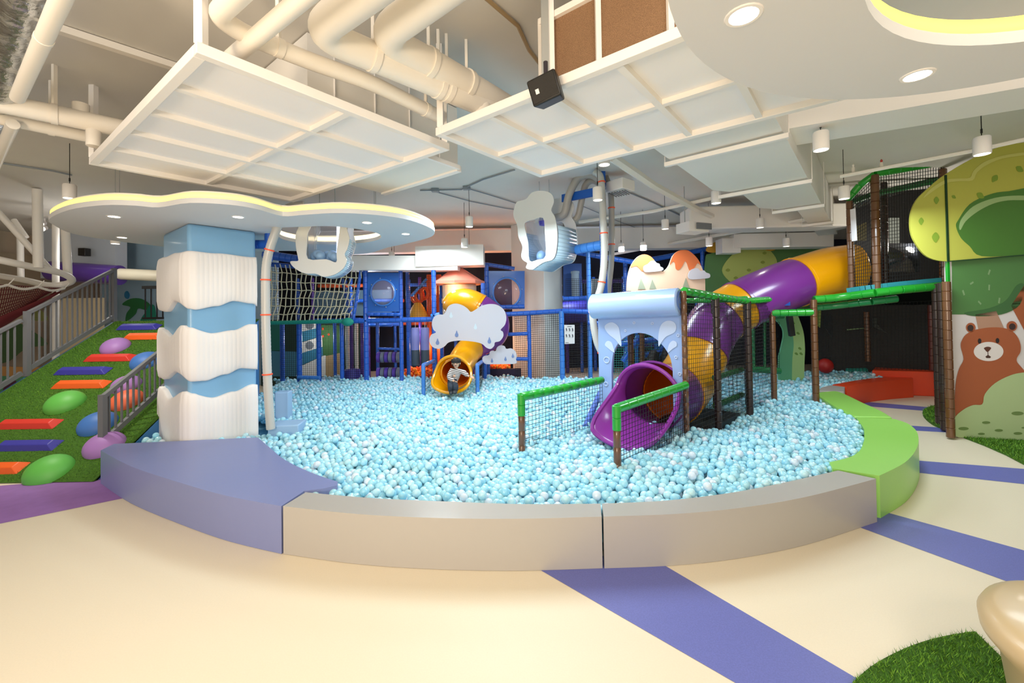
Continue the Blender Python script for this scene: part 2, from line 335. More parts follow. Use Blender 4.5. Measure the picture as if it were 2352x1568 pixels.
for i in near:
    o = bpy.data.objects.new('pit_ball', protos[bk[i]]); C.objects.link(o); o.location = (bx[i], by[i], bz[i])
    tag(o, 'pale blue plastic ball lying in the front rows along the padded wall', 'ball', 'balls along the front padded wall')
# mat under the balls
MB().prism([V((p.x, p.y, .003)) for p in pit], (0, 0, .06)).build('pit_mat', M('pit_mat', '8fc9de', .7), label='pale blue mat on the floor of the ball pit under the balls', cat='mat')
# ================================================================ STRIPED PADDED COLUMN
col = thing('padded_column', 'square column wrapped in blue vinyl with three white wavy quilted pads', 'column', COLC+(AX+BX)*.4)
LA, LB = .72, 1.05
cpoly = [COLC, COLC+AX*LA, COLC+AX*LA+BX*LB, COLC+BX*LB]
MB().prism([V((p.x, p.y, .004)) for p in cpoly], (0, 0, 2.825)).build('wrap', M('sky_vinyl', '82b4da', .38, coat=.2, bump=.05, bscale=6), col, bevel=.04)
def perim(u):          # u<0 along the left face, u>0 along the right face, then round the back
    if u < 0: return COLC+BX*(-u), -AX
    return COLC+AX*u, -BX
def corner_pt(u, off):
    r = .09                                   # rounded corners
    if u < -r: p = COLC+BX*(-u); n = -AX
    elif u > r: p = COLC+AX*u; n = -BX
    else:
        t = (u+r)/(2*r); c = COLC+BX*r+AX*r; ang = t*PI/2; n = -AX*math.cos(ang)-BX*math.sin(ang); p = c+n*r
    return p, n
PADS = [([357, 372, 400, 432, 500, 588, 604], [595, 590, 580, 575, 581, 590, 594], [358, 375, 396, 432, 450, 500, 540, 585, 604], [712, 716, 692, 709, 711, 703, 691, 697, 708]),
        ([360, 364, 386, 411, 432, 490, 540, 580, 606], [752, 756, 772, 747, 752, 765, 758, 744, 745], [362, 370, 396, 436, 470, 520, 556, 590, 607], [868, 872, 855, 877, 875, 860, 846, 848, 855]),
        ([362, 366, 383, 414, 440, 490, 540, 585, 610], [888, 893, 916, 900, 905, 914, 900, 883, 886], [362, 610], [1400, 1400])]
PADM = M('white_quilt', 'f3efec', .5, bump=.04, bscale=25)
def colpx(p):          # image column of a ground point near eye height
    d = p-O; dx = d.dot(RT)/d.dot(FW); return 1176+F*dx
for (xt, yt, xb, yb) in PADS:
    us = [-(LB+.0)+i*(LB+LA)/240 for i in range(241)]
    rows = []
    for u in us:
        p, n = corner_pt(u, 0); px = colpx(V((p.x, p.y, 1.7)) + n*.07)
        zt = ZA(px, interp(xt, yt, px), p.x+n.x*.07, p.y+n.y*.07); zb = max(.02, ZA(px, interp(xb, yb, px), p.x+n.x*.07, p.y+n.y*.07))
        rows.append((p, n, zt, zb, .0045*abs(math.sin(u*PI/.047))**.6))
    def pad(s, t, rows=rows):
        i = min(240, round(s*240)); p, n, zt, zb, rib = rows[i]
        prof = [(0, 0), (.045, 0), (.062, .012), (.07, .03)]
        k = round(t*13)
        if k <= 3: o_, dz = prof[k]; z = zb+dz
        elif k >= 10: o_, dz = prof[13-k]; z = zt-dz
        else: o_ = .07+.012; z = zb+.03+(zt-zb-.06)*(k-3)/7
        if o_ > .06: o_ = o_-.012+rib
        e = min(1, min(i, 240-i)/3+.25)
        return V((p.x, p.y, z))+n*(o_*e)
    MB().surf(pad, 240, 13).build('pad', PADM, col, solid=.0, ang=60, plabel='white wavy quilted pad')
# small stepped blocks at the column's foot and the hose
SB = M('pale_blue_vinyl', '9dbfe0', .45)
q = G(640, 985, .33); MB().box(V((q.x+.05, q.y+.12, .28)), (.36, .3, .2), R(8)).build('foam_step', SB, label='low pale blue foam step beside the white quilted column', cat='foam block', bevel=.015)
q = G(634, 962, .33); MB().box(V((q.x+.02, q.y+.16, .36)), (.18, .16, .64), R(8)).build('foam_step', SB, label='upright pale blue foam block behind the low step by the column', cat='foam block', bevel=.015)
def hose(name, pts, r, label, ties, mat, tie_mat, n=10, rib=True, cat='hose'):
    path = cr(pts, 26); t = thing(name, label, cat, path[-1])
    rs = [r*(1+(.05 if rib and i % 2 else 0)) for i in range(len(path))]
    MB().tube(path, rs, n).build('tube', mat, t)
    for k in ties:
        p = path[int(k*(len(path)-1))]; q = path[min(len(path)-1, int(k*(len(path)-1))+1)]; dd = (q-p).normalized()
        MB().lathe([(r*.9, -.008), (r*1.18, -.008), (r*1.18, .008), (r*.9, .008)], p, 12, dd).build('cable_tie', tie_mat, t, plabel='orange cable tie')
    return t
HOSE = M('white_hose', 'c6c4be', .35, coat=.2); TIE = M('orange_tie', 'ff5a2a', .5)
hose('ball_hose', [U(700, 470, 5.3), U(658, 480, 5.25), U(634, 530, 5.2), U(613, 600, 5.2), U(610, 690, 5.2), U(612, 800, 5.2), U(616, 900, 5.2), U(622, 985, 5.2)], .05,
     'thick off-white ball hose running down the right side of the quilted column', (.38, .5, .62, .8), HOSE, TIE)
f_ = thing('hose_bracket', 'blue padded pipe bracket behind the canopy, right of the quilted column', 'bracket', U(600, 560, 5.6))
MB().foam(U(575, 561, 5.62), U(618, 561, 5.6), .06).build('arm', BLUE, f_); MB().foam(U(616, 600, 5.6), U(620, 490, 5.6), .055).build('upright', BLUE, f_)
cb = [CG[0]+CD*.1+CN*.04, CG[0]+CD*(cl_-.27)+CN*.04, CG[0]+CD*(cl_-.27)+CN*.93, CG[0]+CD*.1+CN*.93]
MB().prism([V((p.x, p.y, .07)) for p in cb], (0, 0, .14)).build('cage_dark_slab', M('hollow_dark', '22282a', .6), label='dark slab added under the big tube slide to darken the netted cage', cat='dark slab', bevel=.01)  # dark slab put in to deepen the shade of the cage hollow
# ================================================================ CLOUD SHAPED CEILING CANOPIES
ZK = 2.83
def canopy(outer, hole, spots, label, wires, led_hole_mat):
    c = sum(outer, V((0, 0, 0)))/len(outer); t = thing('ceiling_canopy', label, 'ceiling canopy', (c.x, c.y, ZK))
    up = lambda P, z: [V((p.x, p.y, z)) for p in P]
    SL = M('canopy_paint', 'dcdcdc', .6); W2 = M('canopy_edge', 'f1ece2', .55)
    MB().prism(up(outer, ZK), (0, 0, .05), [up(hole, ZK)] if hole else []).build('slab', SL, t)
    def inset(P, d):
        n = len(P); res = []
        for i in range(n):
            e = (P[(i+1) % n]-P[i-1]).normalized(); res.append(P[i]+V((e.y, -e.x, 0))*d)
        return res
    area = sum(outer[i-1].x*outer[i].y-outer[i].x*outer[i-1].y for i in range(len(outer))); sg = -1 if area > 0 else 1
    ins = inset(outer, sg*.012)
    m = MB(); n = len(outer); vs = up(ins, ZK+.05)+up(ins, ZK+.105); m.add(vs, [(i, (i+1) % n, (i+1) % n+n, i+n) for i in range(n)])
    m.build('light_strip', LEDY, t, solid=.006, plabel='yellow glowing strip around the rim')
    if hole:
        n = len(hole); ar = sum(hole[i-1].x*hole[i].y-hole[i].x*hole[i-1].y for i in range(n)); h2 = inset(hole, (1 if ar > 0 else -1)*.012)
        m = MB(); m.add(up(h2, ZK+.05)+up(h2, ZK+.115), [(i, (i+1) % n, (i+1) % n+n, i+n) for i in range(n)]); m.build('light_strip', led_hole_mat, t, solid=.006, plabel='glowing strip around the hole')
        MB().prism(up(inset(outer, sg*.03), ZK+.105), (0, 0, .02), [up(inset(hole, (1 if ar > 0 else -1)*.03), ZK+.105)]).build('top_board', W2, t)
    else: MB().prism(up(inset(outer, sg*.03), ZK+.105), (0, 0, .02)).build('top_board', W2, t)
    for x, y in spots:
        p = G(x, y, ZK); m = MB().lathe([(.05, -.004), (.062, -.004), (.066, 0), (.05, .006)], p, 20, cap=False); m.mat(1).lathe([(.0, -.003), (.052, -.003)], p, 20, cap=False)
        m.build('downlight', [WHITE, LAMPW], t, plabel='round recessed downlight')
        lamp('downlight_lamp', 'SPOT', (p.x, p.y, ZK-.03), 7, (1, .95, .86), .05, (p.x, p.y, 0), 120)
    for x, y in wires: MB().tube([(x, y, ZK+.12), (x, y, ZC)], .004, 5).build('suspension_wire', METAL, t)
    return t
oc = [(113, 503), (158, 482), (237, 471), (310, 472), (364, 476), (435, 466), (527, 470), (590, 480), (649, 496), (700, 493), (783, 489), (879, 495), (943, 506), (990, 524), (998, 536), (984, 546), (943, 557), (892, 568), (847, 581), (796, 584), (730, 580), (665, 576), (560, 578), (450, 577), (372, 566), (264, 553), (169, 537), (124, 517)]
oc = [V((p.x, p.y, 0)) for p in cr([G(x, y, ZK) for x, y in oc], 4, True)]
hc = [(638, 540), (644, 524), (690, 521), (755, 519), (815, 525), (862, 534), (876, 544), (860, 553), (815, 559), (755, 561), (700, 559), (655, 551)]
hc = [V((p.x, p.y, 0)) for p in cr([G(x, y, ZK) for x, y in hc], 4, True)]
canopy(oc, hc, [(262, 497), (547, 498), (280, 545), (843, 511), (932, 537)], 'pale cloud-shaped ceiling canopy with yellow lit rim around the quilted column', [(-4.6, 4.9), (-1.6, 5.0), (-2.2, 6.8), (-5.2, 5.6)], LEDW)
o2 = [V((1.775+1.373*math.cos(i*2*PI/96), .82+1.373*math.sin(i*2*PI/96), 0)) for i in range(96)]
h2 = [V((1.93+.95*math.cos(i*2*PI/72), .80+.95*math.sin(i*2*PI/72), 0)) for i in range(72)]
canopy(o2, h2, [(1708, 35), (2107, 173)], 'pale rounded ceiling canopy overhead with yellow lit oval opening', [(.62, 1.1), (2.6, 1.8)], M('led_yellow_hole', 'ffe768', .5, emit=1.7))
# ================================================================ HUNG GRID PANELS
ZG = 3.1
INF = M('panel_white', 'f8f5f4', .7)
def grid_panel(P, e, f, ne, nf, label, rods, fw=.055):
    P = V((P.x, P.y, 0)); t = thing('ceiling_grid_panel', label, 'ceiling panel', (P.x+(e.x*ne+f.x*nf)/2, P.y+(e.y*ne+f.y*nf)/2, ZG))
    z = V((0, 0, ZG+.03)); c = [P+z, P+e*ne+z, P+e*ne+f*nf+z, P+f*nf+z]; m = MB()
    for i in range(4): d_ = (c[(i+1) % 4]-c[i]).normalized()*fw/2*(1 if i % 2 else -1); m.bar(c[i]-d_, c[(i+1) % 4]+d_, fw, .06)
    m.build('frame', WHITE, t, bevel=.004)
    for i in range(1, ne): MB().bar(P+e*i+z, P+e*i+f*nf+z, fw*.8, .045).build('cross_bar', WHITE, t)
    for j in range(1, nf): MB().bar(P+f*j+z+V((0, 0, .003)), P+f*j+e*ne+z+V((0, 0, .003)), fw*.8, .045).build('long_bar', WHITE, t)
    for i in range(ne):
        for j in range(nf):
            q = [P+e*(i+a_)+f*(j+b_)+V((0, 0, ZG+.045)) for a_, b_ in ((0, 0), (1, 0), (1, 1), (0, 1))]; MB().prism(q, (0, 0, .012)).build('infill_panel', INF, t)
    for a_, b_ in rods: q = P+e*a_+f*b_; MB().bar((q.x, q.y, ZG+.06), (q.x, q.y, ZC), .045, .045, (0, 1, 0)).build('hanger_rod', WHITE, t)
A_ = G(462, 130, ZG); B_ = G(1022, 345, ZG); D_ = G(215, 378, ZG)
grid_panel(A_, (D_-A_)/5, (B_-A_)/2, 5, 2, 'white suspended grid panel on the left, two by five fields', [(0, 0), (5, 0), (0, 2)])
W_ = G(1012, 312, ZG); N_ = G(1242, 405, ZG)
grid_panel(W_, V((.375, -.298, 0)), (N_-W_)/2, 5, 2, 'white suspended grid panel in the centre, behind the black speaker', [(0, 0), (2.1, 0), (5, 2)])
# perforated plenum over the centre panel
pm = M('perforated_metal', 'a5805f', .6, .2, bump=.9, bscale=260, var=.35, vscale=260)
e = V((.375, -.298, 0)); W0 = V((W_.x, W_.y, 0)); t = thing('air_plenum', 'brown perforated air grille box above the centre grid panel', 'air grille', W0+e*3.6+V((0, 0, 3.18)))
for a_, b_ in ((1.9, 2.75), (2.75, 3.6), (3.6, 5.0)):
    q0 = W0+e*a_+V((.03, .04, 3.38)); q1 = W0+e*(b_-.04)+V((.03, .04, 3.38)); MB().bar(q0, q1, .03, .36).build('grille', pm, t)
m = MB()
for a_ in (1.9, 2.74, 3.59, 5.0): q = W0+e*a_+V((.02, .02, 0)); m.bar(q+V((0, 0, 3.18)), q+V((0, 0, 3.6)), .03, .03, (0, 1, 0))
m.bar(W0+e*1.9+V((.02, .02, 3.58)), W0+e*5+V((.02, .02, 3.58)), .04, .04); m.build('frame', WHITE, t)
MB().prism([V((p.x, p.y, 3.57)) for p in (W0+e*1.9+V((.05, .06, 0)), W0+e*5+V((.05, .06, 0)), W0+e*5+V((.55, .7, 0)), W0+e*1.9+V((.55, .7, 0)))], (0, 0, .04)).build('lid', WHITE, t)
# speaker
sp = U(1256, 207, 2.5); t = thing('hanging_speaker', 'black loudspeaker hanging from a bracket beside the centre grid panel', 'speaker', sp)
q = Matrix.Rotation(R(-24), 3, 'Z') @ Matrix.Rotation(R(14), 3, 'X') @ Matrix.Rotation(R(-12), 3, 'Y'); m = MB()
prof = [(-.092, -.062), (.092, -.062), (.075, .07), (-.075, .07)]
vs = [sp+q @ V((x, y, z)) for z in (-.076, .076) for x, y in prof]; m.add(vs, [(0, 1, 2, 3), (4, 5, 6, 7), (0, 1, 5, 4), (1, 2, 6, 5), (2, 3, 7, 6), (3, 0, 4, 7)]); m.build('cabinet', DARK, t, bevel=.012)
m = MB(); vs = [sp+q @ V(p) for p in ((-.08, -.067, -.064), (.08, -.067, -.064), (.08, -.067, .064), (-.08, -.067, .064))]; m.prism(vs, q @ V((0, .004, 0))); m.build('grille', M('speaker_grille', '2b2824', .6, .2, bump=.5, bscale=300), t, plabel='dark metal grille')
m = MB(); vs = [sp+q @ V(p) for p in ((-.05, -.070, -.02), (-.028, -.070, -.02), (-.028, -.070, .008), (-.05, -.070, .008))]; m.prism(vs, q @ V((0, .002, 0))); m.build('badge', M('badge', 'd8d8d4', .5), t, plabel='small white square badge')
MB().tube([sp+V((.0, .03, .07)), sp+V((.0, .05, .13)), sp+V((0, .05, .2))], .014, 8).build('joint', M('speaker_joint', '35303a', .4), t)
m = MB().bar(sp+V((0, .06, .12)), V((sp.x, sp.y+.06, ZC-.002)), .045, .02, (0, 1, 0)); m.box((sp.x, sp.y+.06, ZC-.012), (.12, .1, .02)); m.build('bracket', METAL, t)
# ================================================================ PIPES AND DUCTS
def pipe(label, px, z, r, clamps=(), extra=None, cat='pipe', mat=PIPE, name='ceiling_pipe', bend=True, n=14, stubs=()):
    pts = [G(x, y, z) for x, y in px]
    if bend:                                    # round the elbows
        q = [pts[0]]
        for i in range(1, len(pts)-1):
            b = min(2.2*r, (pts[i]-pts[i-1]).length*.45, (pts[i+1]-pts[i]).length*.45); p0 = pts[i]+(pts[i-1]-pts[i]).normalized()*b; p2 = pts[i]+(pts[i+1]-pts[i]).normalized()*b
            q += [p0.lerp(pts[i], k/6).lerp(pts[i].lerp(p2, k/6), k/6) for k in range(7)]
        q.append(pts[-1]); path = q
    else: path = pts
    c = sum(pts, V((0, 0, 0)))/len(pts); t = thing(name, label, cat, (c.x, c.y, z))
    MB().tube(path, r, n).build('pipe', mat, t)
    for k, (x, y) in enumerate(clamps):
        p = G(x, y, z); dd = (pts[-1]-pts[-2]).normalized(); m = MB(); m.lathe([(r, -.02), (r*1.08, -.02), (r*1.08, .02), (r, .02)], p, 18, dd); m.bar(p+V((0, 0, r)), V((p.x, p.y, ZC)), .02, .03, (0, 1, 0)); m.build('hanger', mat, t, plabel='strap hanger')
    for (x, y), dz, rr in stubs: p = G(x, y, z); MB().tube([p, p+V((0, 0, dz))], rr, 14).build('branch', mat, t)
    return t
pipe('fat white ceiling pipe with elbow, the left of the two beside the speaker', [(1140, -240), (722, 74), (867, 133), (1013, 197), (1160, 262)], 3.40, .092, [(858, 129), (1008, 195), (1027, 203)])
pipe('fat white ceiling pipe with elbow, the right one, ending nearer the speaker', [(1290, -230), (872, 86), (989, 146), (1067, 190), (1240, 290)], 3.47, .098, [(985, 144), (1072, 192)], stubs=[((1108, 215), -.2, .07)])
pipe('thin white ceiling pipe starting at the elbow beside the left panel rod', [(760, -220), (497, 36), (560, 78), (700, 136), (853, 190), (1006, 266)], 3.34, .052, [(640, 110), (978, 252)])
pipe('short straight white pipe end pointing down towards the left grid panel', [(990, -250), (532, 133)], 3.30, .045, bend=False)
pipe('white ceiling pipe at far left leading to the left grid panel, upper of two', [(-120, 212), (0, 236), (289, 297), (330, 306)], 3.40, .075, [(125, 262)], stubs=[((186, 277), .14, .055), ((215, 282), -.2, .05)])
pipe('white ceiling pipe at far left leading to the left grid panel, lower of two', [(-120, 245), (0, 272), (204, 314), (228, 319)], 3.38, .05, [(118, 297)])
pipe('straight white pipe slanting across the upper left corner', [(180, -90), (140, 0), (90, 112), (40, 225)], 3.32, .04, [(100, 90)], bend=False)
pipe('white pipe slanting at the left edge below the foil duct', [(30, 285), (-20, 400)], 3.32, .04, bend=False)
foil = M('foil', 'c8ccd0', .22, .95, bump=1.0, bscale=22)
fp = [G(70, -120, 3.5), G(48, -20, 3.5), G(18, 90, 3.5), G(-10, 190, 3.5), G(-60, 330, 3.5)]
MB().tube(cr(fp, 8), [.13+.012*math.sin(i*1.9) for i in range(33)], 20).build('foil_duct', foil, label='crinkled silver foil air duct in the upper left corner', cat='air duct')
MB().bar(G(120, 62, ZC-.03), G(460, 172, ZC-.03), .06, .05).build('cable_tray', PIPE, label='flat white cable trunking on the ceiling above the left pipes', cat='cable trunking')
tr = M('cable_grey', '8b9298', .5)
def conduit(label, px, z=ZC-.02, r=.012, boxes=(), mat=tr):
    t = thing('cable_conduit', label, 'cable conduit', G(*px[0], z)); MB().tube([G(x, y, z) for x, y in px], r, 6).build('tube', mat, t)
    for x, y in boxes: MB().box(G(x, y, z-.01), (.12, .08, .05)).build('junction_box', mat, t)
conduit('grey conduit crossing the blue-lit ceiling behind the centre panel', [(965, 437), (1060, 435), (1110, 412), (1182, 390)], boxes=[(1000, 437)])
conduit('grey conduit running from its junction box towards the cloud machine', [(1000, 440), (1080, 462), (1160, 478), (1230, 488)], r=.01)
conduit('grey conduit above the hanging pendant left of the cloud machine', [(1072, 432), (1120, 446), (1190, 468)], r=.01, boxes=[(1072, 432)])
conduit('twin grey conduit behind the air vent unit', [(1440, 440), (1500, 465), (1570, 498)], r=.014)
conduit('thin grey conduit on the ceiling behind the blue post', [(1330, 470), (1420, 508), (1520, 545)], r=.008)
conduit('curved brownish conduit on the ceiling above the speaker', [(1115, -5), (1190, 60), (1215, 115), (1250, 160)], z=ZC-.02, r=.014, mat=M('conduit_tan', 'a58a62', .5))
conduit('grey conduit on the left ceiling near the pendant over the net', [(-40, 368), (120, 392), (165, 402)], r=.012)
# ductwork
t = thing('air_duct', 'large white duct end behind the left grid panel', 'air duct', V((-1.3, 4.3, 3.16)))
K = V((-.52, 4.2, 0)); q = [K, K+BX*1.28, K+BX*1.28-AX*1.5, K-AX*1.5]
MB().prism([V((p.x, p.y, 3.18)) for p in q], (0, 0, ZC-3.19)).build('body', M('duct_paint', 'f0ece4', .6), t)
m = MB(); z = V((0, 0, 3.19)); m.bar(K+z+AX*.02, K+BX*1.28+z+AX*.02, .06, .06); m.bar(K-AX*1.4+z-BX*.02, K+z-BX*.02, .03, .04)
for s_ in (.25, .6, .95, 1.3): p = K-AX*s_-BX*.012; m.bar(V((p.x, p.y, 3.2)), V((p.x, p.y, ZC-.02)), .012, .012, (0, 1, 0))
m.build('flange', WHITE, t)
P0 = V((2.07, 3.26, 0)); da = V((.652, .757, 0)); db = V((-.757, .652, 0))
t = thing('air_duct', 'long tapering white duct running back towards the green tower', 'air duct', P0+da*2+V((0, 0, 3.2)))
right = [P0+da*s_ for s_ in (-.6, 7.0)]; left = [P0+da*7+db*.32, P0+da*3.9+db*.32, P0+da*3.3+db*.72, P0+da*2.2+db*.72, P0+da*1.8+db*.95, P0-da*.6+db*.95]
MB().prism([V((p.x, p.y, 3.22)) for p in right+left], (0, 0, ZC-3.23)).build('body', M('duct_paint', 'f0ece4', .6), t)
for s_, l0, l1 in ((.35, -.04, 1.0), (2.05, -.04, .95), (3.6, -.04, .6), (5.2, -.04, .4)):
    a0 = P0+da*s_+db*l0; a1 = P0+da*s_+db*l1; m = MB().bar(V((a0.x, a0.y, 3.18)), V((a1.x, a1.y, 3.18)), .04, .04)
    for p in (a0, a1): m.tube([V((p.x, p.y, 3.2)), V((p.x, p.y, ZC))], .005, 5)
    m.build('support_rail', WHITE, t, plabel='white support rail on threaded rods')
MB().bar(V((3.3, 8.0, 3.42)), V((6.3, 7.9, 3.42)), .5, .42).build('air_duct', M('duct_paint', 'f0ece4', .6), label='white duct crossing behind the two pendants in front of the mountain board', cat='air duct', bevel=.03)
p0 = U(960, 592, 8.9); p1 = U(1112, 588, 8.9)
t = thing('air_duct', 'pale blue-lit duct above the salmon tower roof', 'air duct', p0); MB().bar(p0, p1, .5, .42).build('body', WHITE, t)
a0 = U(800, 606, 9.0); a1 = U(1055, 606, 8.9); MB().bar(a0, a1, .45, .3).build('branch', WHITE, t)
p0 = U(1680, 556, 9.3); p1 = U(1905, 552, 8.9); t = thing('air_duct', 'low white duct in front of the green tree boards', 'air duct', p0); MB().bar(p0, p1, .35, .3).build('body', WHITE, t); MB().box(U(1672, 566, 9.3), (.4, .3, .32)).build('end_box', WHITE, t)
# long sprinkler style pipes
conduit('long thin white sprinkler pipe in front of the green tower', [(1930, 405), (2100, 372), (2240, 345), (2420, 305)], 3.35, .022, mat=PIPE)
for sx, sy, lab in ((2025, 388, 'small red tipped sprinkler head standing on the long white pipe'), (1960, 398, 'small white sprinkler head at the end of the long white pipe')):
    p = G(sx, sy, 3.37); t = thing('sprinkler_head', lab, 'sprinkler', p); MB().lathe([(.018, 0), (.018, .07), (.01, .08), (0, .08)], p, 10).build('body', PIPE, t); MB().lathe([(.008, .08), (.014, .1), (0, .12)], p, 10).build('tip', M('sprinkler_red', 'b8352a', .5) if 'red' in lab else PIPE, t)
conduit('long round white pipe slanting across the middle ceiling', [(1405, 360), (1500, 425), (1600, 480), (1680, 517)], 3.45, .055, mat=PIPE)
conduit('thin white pipe running across the ceiling behind the pendants', [(1330, 510), (1500, 485), (1650, 452), (1745, 432)], 3.5, .03, mat=PIPE)
conduit('white pipe running under the rear beam', [(1400, 585), (1600, 548), (1900, 495)], 3.3, .04, mat=PIPE)
p = U(1425, 436, 6.3); t = thing('air_vent_unit', 'small white ceiling air unit with slotted grille right of the blue post', 'air unit', p)
MB().box(p+V((0, 0, .05)), (.3, .3, .16), R(38)).build('housing', WHITE, t, bevel=.01); m = MB()
for i in range(7): d_ = BX*(-.12+.04*i); m.bar(p+d_-AX*.13+V((0, 0, -.055)), p+d_+AX*.13+V((0, 0, -.055)), .012, .012)
m.build('grille', GREY, t)
p = U(1590, 524, 7.0); t = thing('air_vent_unit', 'white square ceiling vent tilted open at the end of the rear duct', 'air unit', p); MB().box(p, (.4, .3, .16), R(20)).build('housing', WHITE, t); MB().tube([p+V((-.1, .05, .07)), V((p.x-.1, p.y+.05, ZC-.002))], .008, 6).build('hanger_rod', METAL, t); MB().box(p+V((.12, -.17, 0)), (.3, .02, .1), R(20)).build('grille', GREY, t)
# ================================================================ PENDANT LAMPS
proto = None
PEND = [(1886, 345, 'white cylinder pendant lamp nearest the long tapering duct, right of its end'), (2256, 355, 'white cylinder pendant lamp in front of the lime tree crown'), (1939, 457, 'white cylinder pendant lamp in front of the brown tower post'),
        (1645, 467, 'white cylinder pendant lamp above the two orange peaks'), (1373, 460, 'white cylinder pendant lamp hanging in front of the blue steel post'), (1388, 379, 'white ceiling lamp tucked at the far corner of the centre panel'),
        (1746, 523, 'white cylinder pendant lamp in front of the crossing duct'), (1528, 526, 'white cylinder pendant lamp second right of the blue post'), (1078, 521, 'white cylinder pendant lamp left of the large cloud machine'),
        (1067, 568, 'small white pendant lamp above the salmon roof, the left one'), (1078, 595, 'small white pendant lamp above the salmon roof, the lower right one'), (1629, 565, 'white cylinder pendant lamp right beside the orange peaks'),
        (1427, 578, 'white pendant lamp behind the corrugated hose'), (1806, 566, 'white pendant lamp above the purple slide section'), (900, 596, 'small white pendant lamp right of the canopy over the rope net'),
        (906, 617, 'smallest white pendant lamp just above the porthole panel'), (160, 456, 'white cylinder lamp above the left end of the cloud canopy'), (1478, 575, 'tiny white pendant lamp above the left orange peak'), (265, 560, 'small pendant lamp above the ramp beside the wall speaker')]
for x, y, lab in PEND:
    z = 3.14 if y > 400 or x > 1800 else 3.3
    if (x, y) in ((900, 596), (906, 617), (1478, 575), (1067, 568), (1078, 595), (265, 560), (1806, 566), (1427, 578), (1629, 565)): z = 2.95 if y < 590 else 2.9
    if (x, y) == (906, 617): z = 2.72
    p = G(x, y, z)
    if proto is None:
        t = proto = thing('pendant_lamp', lab, 'pendant lamp', p, 'white cylinder pendant lamps')
        MB().lathe([(.052, .01), (.056, 0), (.062, .004), (.062, .155), (.055, .165), (0, .165)], p, 24, cap=False).build('shade', WHITE, t)
        MB().lathe([(0, .006), (.056, .006)], p, 20, cap=False).build('lamp_disc', LAMPW, t, plabel='glowing lamp disc')
        MB().tube([p+V((0, 0, .05)), p+V((0, 0, .4)), p+V((0, 0, .66-.02))], .004, 5).build('cable', DARK, t)
        MB().lathe([(.008, .2), (.008, .24)], p, 8).build('connector', DARK, t)
    else: dup(proto, p, lab)
    lamp('pendant_light', 'SPOT', (p.x, p.y, p.z-.01), 4.5, (1, .95, .86), .05, (p.x, p.y, 0), 110)
# ================================================================ GRASS RAMP WITH CLIMBING PADS
Y0 = G(117, 1107, 0).y; YT = 7.5; ZT = U(300, 738, YT).z; XL, XR = -7.05, -4.50
RN = V((0, -ZT, YT-Y0)).normalized(); RP = V((0, Y0, 0))
GRS = M('turf', '4c7d1a', .9, bump=1, bscale=350, var=.35, vscale=60); BLADE = [M('grass_blade', '5a921e', .7), M('grass_blade_dark', '3a6a14', .7), M('grass_blade_light', '7aac30', .7)]
def blades(pts, nrm, h, name, parent, wid=.004, lean=.5):
    n = len(pts); P = np.array(pts); ang = rng.uniform(0, 2*PI, n); hh = h*rng.uniform(.6, 1.25, n); N = np.array(nrm)
    t1 = np.cross(N, [1, 0, 0.01]); t1 /= np.linalg.norm(t1); t2 = np.cross(N, t1)
    d = np.cos(ang)[:, None]*t1+np.sin(ang)[:, None]*t2; a2 = rng.uniform(0, 2*PI, n); l = np.cos(a2)[:, None]*t1+np.sin(a2)[:, None]*t2
    v = np.stack([P-d*wid, P+d*wid, P+N*hh[:, None]+l*(hh*lean)[:, None]], 1).reshape(-1, 3)
    me = bpy.data.meshes.new(name); me.from_pydata((v-np.array(WL[parent])).tolist(), [], np.arange(3*n).reshape(-1, 3).tolist())
    for m in BLADE: me.materials.append(m)
    me.polygons.foreach_set('material_index', rng.integers(0, 3, n).astype(np.int32)); o = bpy.data.objects.new(name, me); C.objects.link(o); o.parent = parent; WL[o] = WL[parent]; o['kind'] = 'stuff'; return o
rp = thing('grass_ramp', 'sloping climbing ramp covered in green artificial turf, left of the quilted column', 'ramp', (-6, 6, 0))
prof = [(Y0, .005), (YT, ZT), (YT, .005)]
MB().box(((XL-5.3)/2, YT+.47, ZT/2), (-5.3-XL, .9, ZT-.02)).build('landing', M('ramp_side', '3f7fb8', .5), rp)
MB().prism([(XL-.05, y, z-.012 if z > .1 else z) for y, z in prof], (XR-XL+.05, 0, 0)).build('ramp_body', M('ramp_side', '3f7fb8', .5), rp)
FX = -9.5
MB().prism([(XL, Y0-.02, .008), (XL, YT, ZT+.006), (XL, YT+.02, ZT+.006), (XL, YT+.02, ZT-.004), (XL, YT, ZT-.004), (XL, Y0+.03, .001)], (XR-XL, 0, 0)).build('turf', GRS, rp)
n = 26000; tt = rng.uniform(0, 1, n)**1.25; pts = np.stack([rng.uniform(XL+.02, XR-.02, n), Y0+(YT-Y0)*tt, ZT*tt+.006], 1)
blades(pts, RN, .024, 'turf_blades', rp, .004)
def onramp(x, y): return PL(x, y, RP+RN*.012, RN)
PC = {'violet': M('violet_pad', '3b3aa0', .45), 'orange': M('orange_pad', 'f2641e', .45), 'red': M('red_pad', 'd8382a', .45)}
SD = V((0, YT-Y0, ZT)).normalized()
BARS = [(320, 748, 94, 'violet', 'violet wedge pad topmost on the turf ramp'), (331, 770, 86, 'orange', 'orange wedge pad second from the top of the ramp'), (254, 819, 108, 'red', 'red wedge pad halfway up the ramp, below the lilac dome'),
        (192, 849, 119, 'violet', 'violet wedge pad between the red and the orange ones mid ramp'), (188, 880, 122, 'orange', 'orange wedge pad just above the upper green dome'), (67, 971, 137, 'red', 'red wedge pad low on the ramp at the left picture edge'),
        (66, 1020, 138, 'violet', 'violet wedge pad low on the ramp at the left picture edge'), (0, 1072, 112, 'orange', 'orange wedge pad lowest on the ramp, left of the lowest green dome')]
